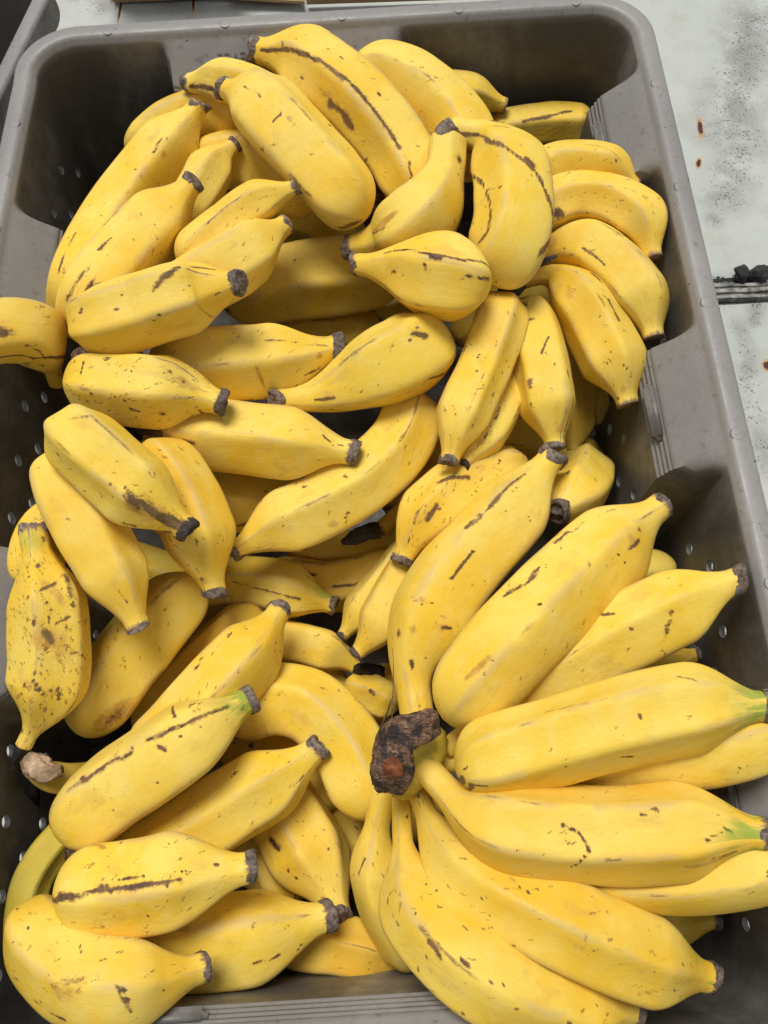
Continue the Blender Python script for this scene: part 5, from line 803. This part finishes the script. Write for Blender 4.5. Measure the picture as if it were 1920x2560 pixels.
# ================================================================ bananas
rs = np.random.RandomState(5)
def build_finger(key, spec, parent, origin):
    pts, R, ends, o = spec['pts'], spec['R'], spec['ends'], spec.get('o', {})
    seed = key
    rng = np.random.RandomState(1000+key)
    roll = o.get('roll', rng.rand()*6.28)
    V, s, r, th, u5, (c, T, N_, B_) = finger(pts, R, ends, roll, seed, o)
    nr, ns = V.shape[:2]
    cen = c[nr//2].copy()
    verts = (V.reshape(-1, 3)-cen)
    capA, capB = len(verts), len(verts)+1
    verts = np.vstack([verts, c[0]-cen, c[-1]-cen])
    ii, jj = np.meshgrid(np.arange(nr-1), np.arange(ns), indexing='ij'); j2 = (jj+1) % ns
    quads = np.stack([ii*ns+jj, (ii+1)*ns+jj, (ii+1)*ns+j2, ii*ns+j2], -1).reshape(-1, 4)
    nq = len(quads)
    q = np.arange(ns); t1 = np.stack([np.full(ns, capA), q, (q+1) % ns], 1); t2 = np.stack([np.full(ns, capB), (nr-1)*ns+(q+1) % ns, (nr-1)*ns+q], 1)
    me = bpy.data.meshes.new('banana')
    me.vertices.add(len(verts)); me.vertices.foreach_set('co', verts.ravel().astype(np.float32))
    lv = np.concatenate([quads.ravel(), t1.ravel(), t2.ravel()])
    me.loops.add(len(lv)); me.loops.foreach_set('vertex_index', lv.astype(np.int32))
    npoly = nq+2*ns; me.polygons.add(npoly)
    starts = np.concatenate([np.arange(nq)*4, nq*4+np.arange(2*ns)*3])
    me.polygons.foreach_set('loop_start', starts.astype(np.int32))
    me.polygons.foreach_set('use_smooth', np.ones(npoly, bool))
    me.update(calc_edges=True)
    # skin coordinates: ridge number round the girth, metres along the length
    nf = o.get('n', 5)
    ucol = np.r_[u5, u5[0]+nf]
    ul = np.stack([ucol[jj], ucol[jj], ucol[jj+1], ucol[jj+1]], -1).reshape(-1)
    vl = np.stack([s[ii], s[ii+1], s[ii+1], s[ii]], -1).reshape(-1)
    cap_u = np.stack([ucol[q], ucol[q], ucol[q+1]], 1).ravel()
    uvs = np.stack([np.r_[ul, cap_u, cap_u], np.r_[vl, np.full(3*ns, s[0]), np.full(3*ns, s[-1])]], 1)
    me.uv_layers.new(name='skin').data.foreach_set('uv', uvs.ravel().astype(np.float32))
    # bruises and scratches traced on this finger: (s, angle) lines with a half width in metres
    for nm in ('dark_mark', 'tan_mark'):
        val = np.zeros((nr, ns))
        for kind, line, w, k in spec.get('marks', []):
            if nm == 'tan_mark' and kind == 'dark': w, k = w*1.9, k*.72      # browned skin round a bruise
            elif kind != nm.split('_')[0]: continue
            ln = np.array(line, float); w = max(w*.86, .0011)
            if len(ln) == 1: ln = np.vstack([ln, ln+[[1e-5, 0]]])
            for (s0, a0), (s1, a1) in zip(ln[:-1], ln[1:]):
                n = max(2, int(abs(s1-s0)/.001)+int(abs(a1-a0)*R/.001))
                for f in np.linspace(0, 1, n):
                    da = (th[None]-(a0+(a1-a0)*f)+np.pi) % (2*np.pi)-np.pi
                    d = np.sqrt((s[:, None]-(s0+(s1-s0)*f))**2+(da*r[:, None])**2)
                    val = np.maximum(val, k*np.clip(1.25-d/w, 0, 1))
        at = me.attributes.new(nm, 'FLOAT', 'POINT')
        at.data.foreach_set('value', np.r_[val.ravel(), 0, 0].astype(np.float32))
    ob = link('banana', me, parent, Vector(cen)-Vector(origin), M_SKIN)
    ob['seed'] = float((key*37 % 101)/10.); ob['length'] = float(s[-1])
    ob['speck'] = float(o.get('speck', .08+.42*rng.rand())); ob['scuff'] = float(o.get('scuff', rng.rand()*.36))
    ob['ripe'] = float(o.get('ripe', .02+.42*rng.rand()**1.5)); ob['green'] = float(o.get('green', 0.)); ob['greenish'] = float(o.get('greenish', .16*rng.rand()**2))
    ob['dark_end'] = float(o.get('dark', 0.))
    # the dry button where the flower was
    def button(at, tang, rad, tone):
        nb = 26; rows_ = []
        Z = -tang; X = np.cross(Z, [.3, .2, .9]); X /= np.linalg.norm(X); Y = np.cross(Z, X)
        pr = [(1.01, -.50), (1.05, -.25), (1.08, .0), (1.05, .14), (.94, .22), (.78, .20), (.66, .10), (.45, .12), (.22, .20), (.02, .22)]
        vs, fs = [], []; hs_, rs_ = .6+rng.rand()*1.3, .94+.12*rng.rand(); tx, ty = rng.randn(2)*.16
        for k, (pr_, h) in enumerate(pr):
            for m in range(nb):
                t = 2*np.pi*m/nb
                jit = 1+.05*math.sin(3*t+key)+.03*math.sin(7*t+key*2+k)+.035*(rng.rand()-.5)
                hh = h+.09*math.sin(2*t+key*1.3)+.06*(rng.rand()-.5)
                hh = hh*(hs_ if hh > 0 else 1)+pr_*(tx*math.cos(t)+ty*math.sin(t))
                vs.append(at-cen+rad*rs_*(X*math.cos(t)*pr_*jit+Y*math.sin(t)*pr_*jit+Z*hh))
        for k in range(len(pr)-1):
            for m in range(nb): fs.append((k*nb+m, k*nb+(m+1) % nb, (k+1)*nb+(m+1) % nb, (k+1)*nb+m))
        fs.append(tuple((len(pr)-1)*nb+m for m in range(nb)))
        b = link('blossom_tip', pydata('blossom_tip', vs, fs), ob, mat=M_TIP)
        b['tone'] = float(tone)
    if ends[0] == 'T' and not o.get('nocap'): button(c[0], T[0], r[0], o.get('tone', .15+.3*rng.rand()))
    return ob

def chunk(name, loc, path, radii, mat, parent, origin, seed, nb=34, rough=.16, flat=1., sq=False):
    """knobbly woody stub swept along a path (world points)"""
    rng = np.random.RandomState(seed)
    c, s = spline(path, 30); rr = np.interp(np.linspace(0, 1, 30), np.linspace(0, 1, len(radii)), radii)
    T, N_, B_ = frames(c); vs, fs = [], []
    ph = rng.rand(4)*6.28
    for i in range(30):
        for m in range(nb):
            t = 2*np.pi*m/nb
            k = 1+rough*(math.sin(2*t+ph[0]+i*.1)*.5+math.sin(5*t+ph[1]-i*.25)*.35+math.sin(11*t+ph[2]+i*.5)*.15+(rng.rand()-.5)*.45)
            if sq: k *= (abs(math.cos(t))**5+abs(math.sin(t))**5)**(-1/5)*.93
            vs.append(c[i]-np.array(origin)+rr[i]*k*(N_[i]*math.cos(t)*flat+B_[i]*math.sin(t))+T[i]*(rng.rand()-.5)*rr[i]*.15)
    for i in range(29):
        for m in range(nb): fs.append((i*nb+m, i*nb+(m+1) % nb, (i+1)*nb+(m+1) % nb, (i+1)*nb+m))
    n0 = len(vs); vs.append(c[0]-np.array(origin)-T[0]*rr[0]*.12); vs.append(c[-1]-np.array(origin)-T[-1]*rr[-1]*.2)
    for m in range(nb):
        fs.append((n0, (m+1) % nb, m)); fs.append((n0+1, 29*nb+m, 29*nb+(m+1) % nb))
    return link(name, pydata(name, vs, fs), parent, mat=mat)

roots = {}; single = {}
for hk, (label, cat, group, loc) in HANDS.items():
    e = empty('banana_hand', loc); tag(e, label, cat, group); roots[hk] = (e, loc)
for key, spec in BANANAS.items():
    hk = spec['hand']
    if hk in roots:
        build_finger(key, spec, roots[hk][0], roots[hk][1])
    else:
        ob = build_finger(key, spec, None, (0, 0, 0))
        lab, grp = SINGLES[key]
        tag(ob, lab, 'banana', grp); single[key] = ob

# ---------------------------------------------------------------- crowns and dry scraps: path, radii in metres
EXTRAS = [
    ('crown', 'D', M_CROWN, [(0.0266, -0.1665, 0.1960), (0.0204, -0.1697, 0.2000), (0.0131, -0.1723, 0.2010), (0.0084, -0.1772, 0.1990), (0.0067, -0.1848, 0.1970), (0.0043, -0.1934, 0.1880)], [0.00713, 0.00778, 0.00864, 0.00929, 0.00972, 0.00735], 0.2, 0.85, 11),
    ('crown_base', 'D', M_BASE, [(0.0088, -0.1941, 0.1600), (0.0162, -0.1869, 0.1680), (0.0236, -0.1793, 0.1720), (0.0279, -0.1699, 0.1650)], [0.00691, 0.00876, 0.00922, 0.00783], 0.06, 1.0, 13),
    ('cut_face', 'D', M_CUT, [(0.0101, -0.1854, 0.2125), (0.0075, -0.1884, 0.2150), (0.0044, -0.1908, 0.2125)], [0.00247, 0.00453, 0.00247], 0.3, 0.35, 14),
    ('crown', 'E', M_TIP, [(0.0586, 0.1734, 0.2050), (0.0611, 0.1740, 0.2130), (0.0662, 0.1770, 0.2160)], [0.00472, 0.00694, 0.00555], 0.12, 1.0, 15),
    ('crown', 'F', M_BLACK, [(0.0917, 0.0888, 0.1720), (0.0959, 0.0875, 0.1780), (0.1010, 0.0904, 0.1780)], [0.00501, 0.00613, 0.00501], 0.2, 1.0, 16),
    ('withered_strip', 'F', M_BLACK, [(0.0965, 0.0831, 0.1920), (0.1047, 0.0858, 0.1970), (0.1126, 0.0881, 0.2000), (0.1188, 0.0898, 0.2010)], [0.00134, 0.00187, 0.0016, 0.0008], 0.25, 0.5, 17),
    ('crown', 'A', M_CROWN, [(-0.1734, 0.0720, 0.1500), (-0.1556, 0.0641, 0.1500), (-0.1380, 0.0554, 0.1400)], [0.0098, 0.01153, 0.0098], 0.15, 1.0, 18),
    ('crown', 'B', M_CROWN, [(-0.1693, 0.0142, 0.1500), (-0.1541, 0.0109, 0.1450), (-0.1388, 0.0107, 0.1400)], [0.00837, 0.01004, 0.00837], 0.15, 1.0, 19),
    ('crown', 'C', M_CROWN, [(-0.1649, -0.2177, 0.1300), (-0.1514, -0.2141, 0.1200), (-0.1425, -0.1959, 0.1200)], [0.00839, 0.00987, 0.00839], 0.15, 1.0, 20),
    ('crown', 'G', M_CROWN, [(0.0142, 0.1799, 0.1500), (0.0332, 0.1862, 0.1500), (0.0523, 0.1925, 0.1500)], [0.00932, 0.0118, 0.00932], 0.15, 1.0, 21),
    ('crown', 'P', M_CROWN, [(0.0295, -0.0463, 0.1000), (0.0412, -0.0414, 0.1100), (0.0505, -0.0328, 0.1100)], [0.00576, 0.00807, 0.00634], 0.15, 1.0, 22),
    ('withered_flower', 65, M_BLACK, [(0.0065, -0.0397, 0.1150), (-0.0015, -0.0414, 0.1180), (-0.0103, -0.0443, 0.1150), (-0.0167, -0.0449, 0.1120)], [0.00482, 0.00425, 0.00397, 0.00142], 0.3, 0.5, 23),
    ('withered_flower', 15, M_BLACK, [(-0.1798, -0.1622, 0.1650), (-0.1843, -0.1667, 0.1600), (-0.1911, -0.1724, 0.1500)], [0.00332, 0.00237, 0.00095], 0.35, 0.6, 24),
    ('torn_peel', 79, M_FLESH, [(-0.1957, -0.1640, 0.1250), (-0.1882, -0.1678, 0.1300), (-0.1788, -0.1724, 0.1320), (-0.1714, -0.1710, 0.1320)], [0.00302, 0.00628, 0.00679, 0.00251], 0.35, 0.7, 25),
    ('withered_flower', 79, M_BLACK, [(-0.2028, -0.1691, 0.1080), (-0.2022, -0.1767, 0.1000), (-0.2039, -0.1860, 0.0850)], [0.00399, 0.00532, 0.00213], 0.3, 0.8, 26),
    ('withered_flower', 72, M_BLACK, [(-0.0120, -0.1193, 0.0950), (-0.0067, -0.1207, 0.0900), (-0.0001, -0.1235, 0.0800)], [0.00338, 0.00563, 0.00676], 0.3, 0.8, 27),
    ('fibre', 'D', M_CROWN, [(0.0071, -0.1753, 0.2050), (0.0088, -0.1594, 0.2100), (0.0102, -0.1407, 0.1900), (0.0104, -0.1249, 0.1700)], [0.00022, 0.0002, 0.00016, 0.00011], 0.05, 1.0, 28),
    ('fibre', 'D', M_CROWN, [(0.0050, -0.1762, 0.2050), (0.0033, -0.1695, 0.2100), (0.0065, -0.1616, 0.2050), (0.0085, -0.1572, 0.2100)], [0.00043, 0.00043, 0.00034, 0.00021], 0.05, 1.0, 29),
]
for nm, ow, mt, path, rad, rg, fl, sd_ in EXTRAS:
    if ow in roots:
        ob = chunk(nm, None, path, rad, mt, roots[ow][0], roots[ow][1], sd_, rough=rg, flat=fl, sq=(nm == 'crown' and ow == 'D'))
    else:
        par = single[ow]; ob = chunk(nm, None, path, rad, mt, par, par.location, sd_, rough=rg, flat=fl)
    if mt is M_TIP: ob['tone'] = .1
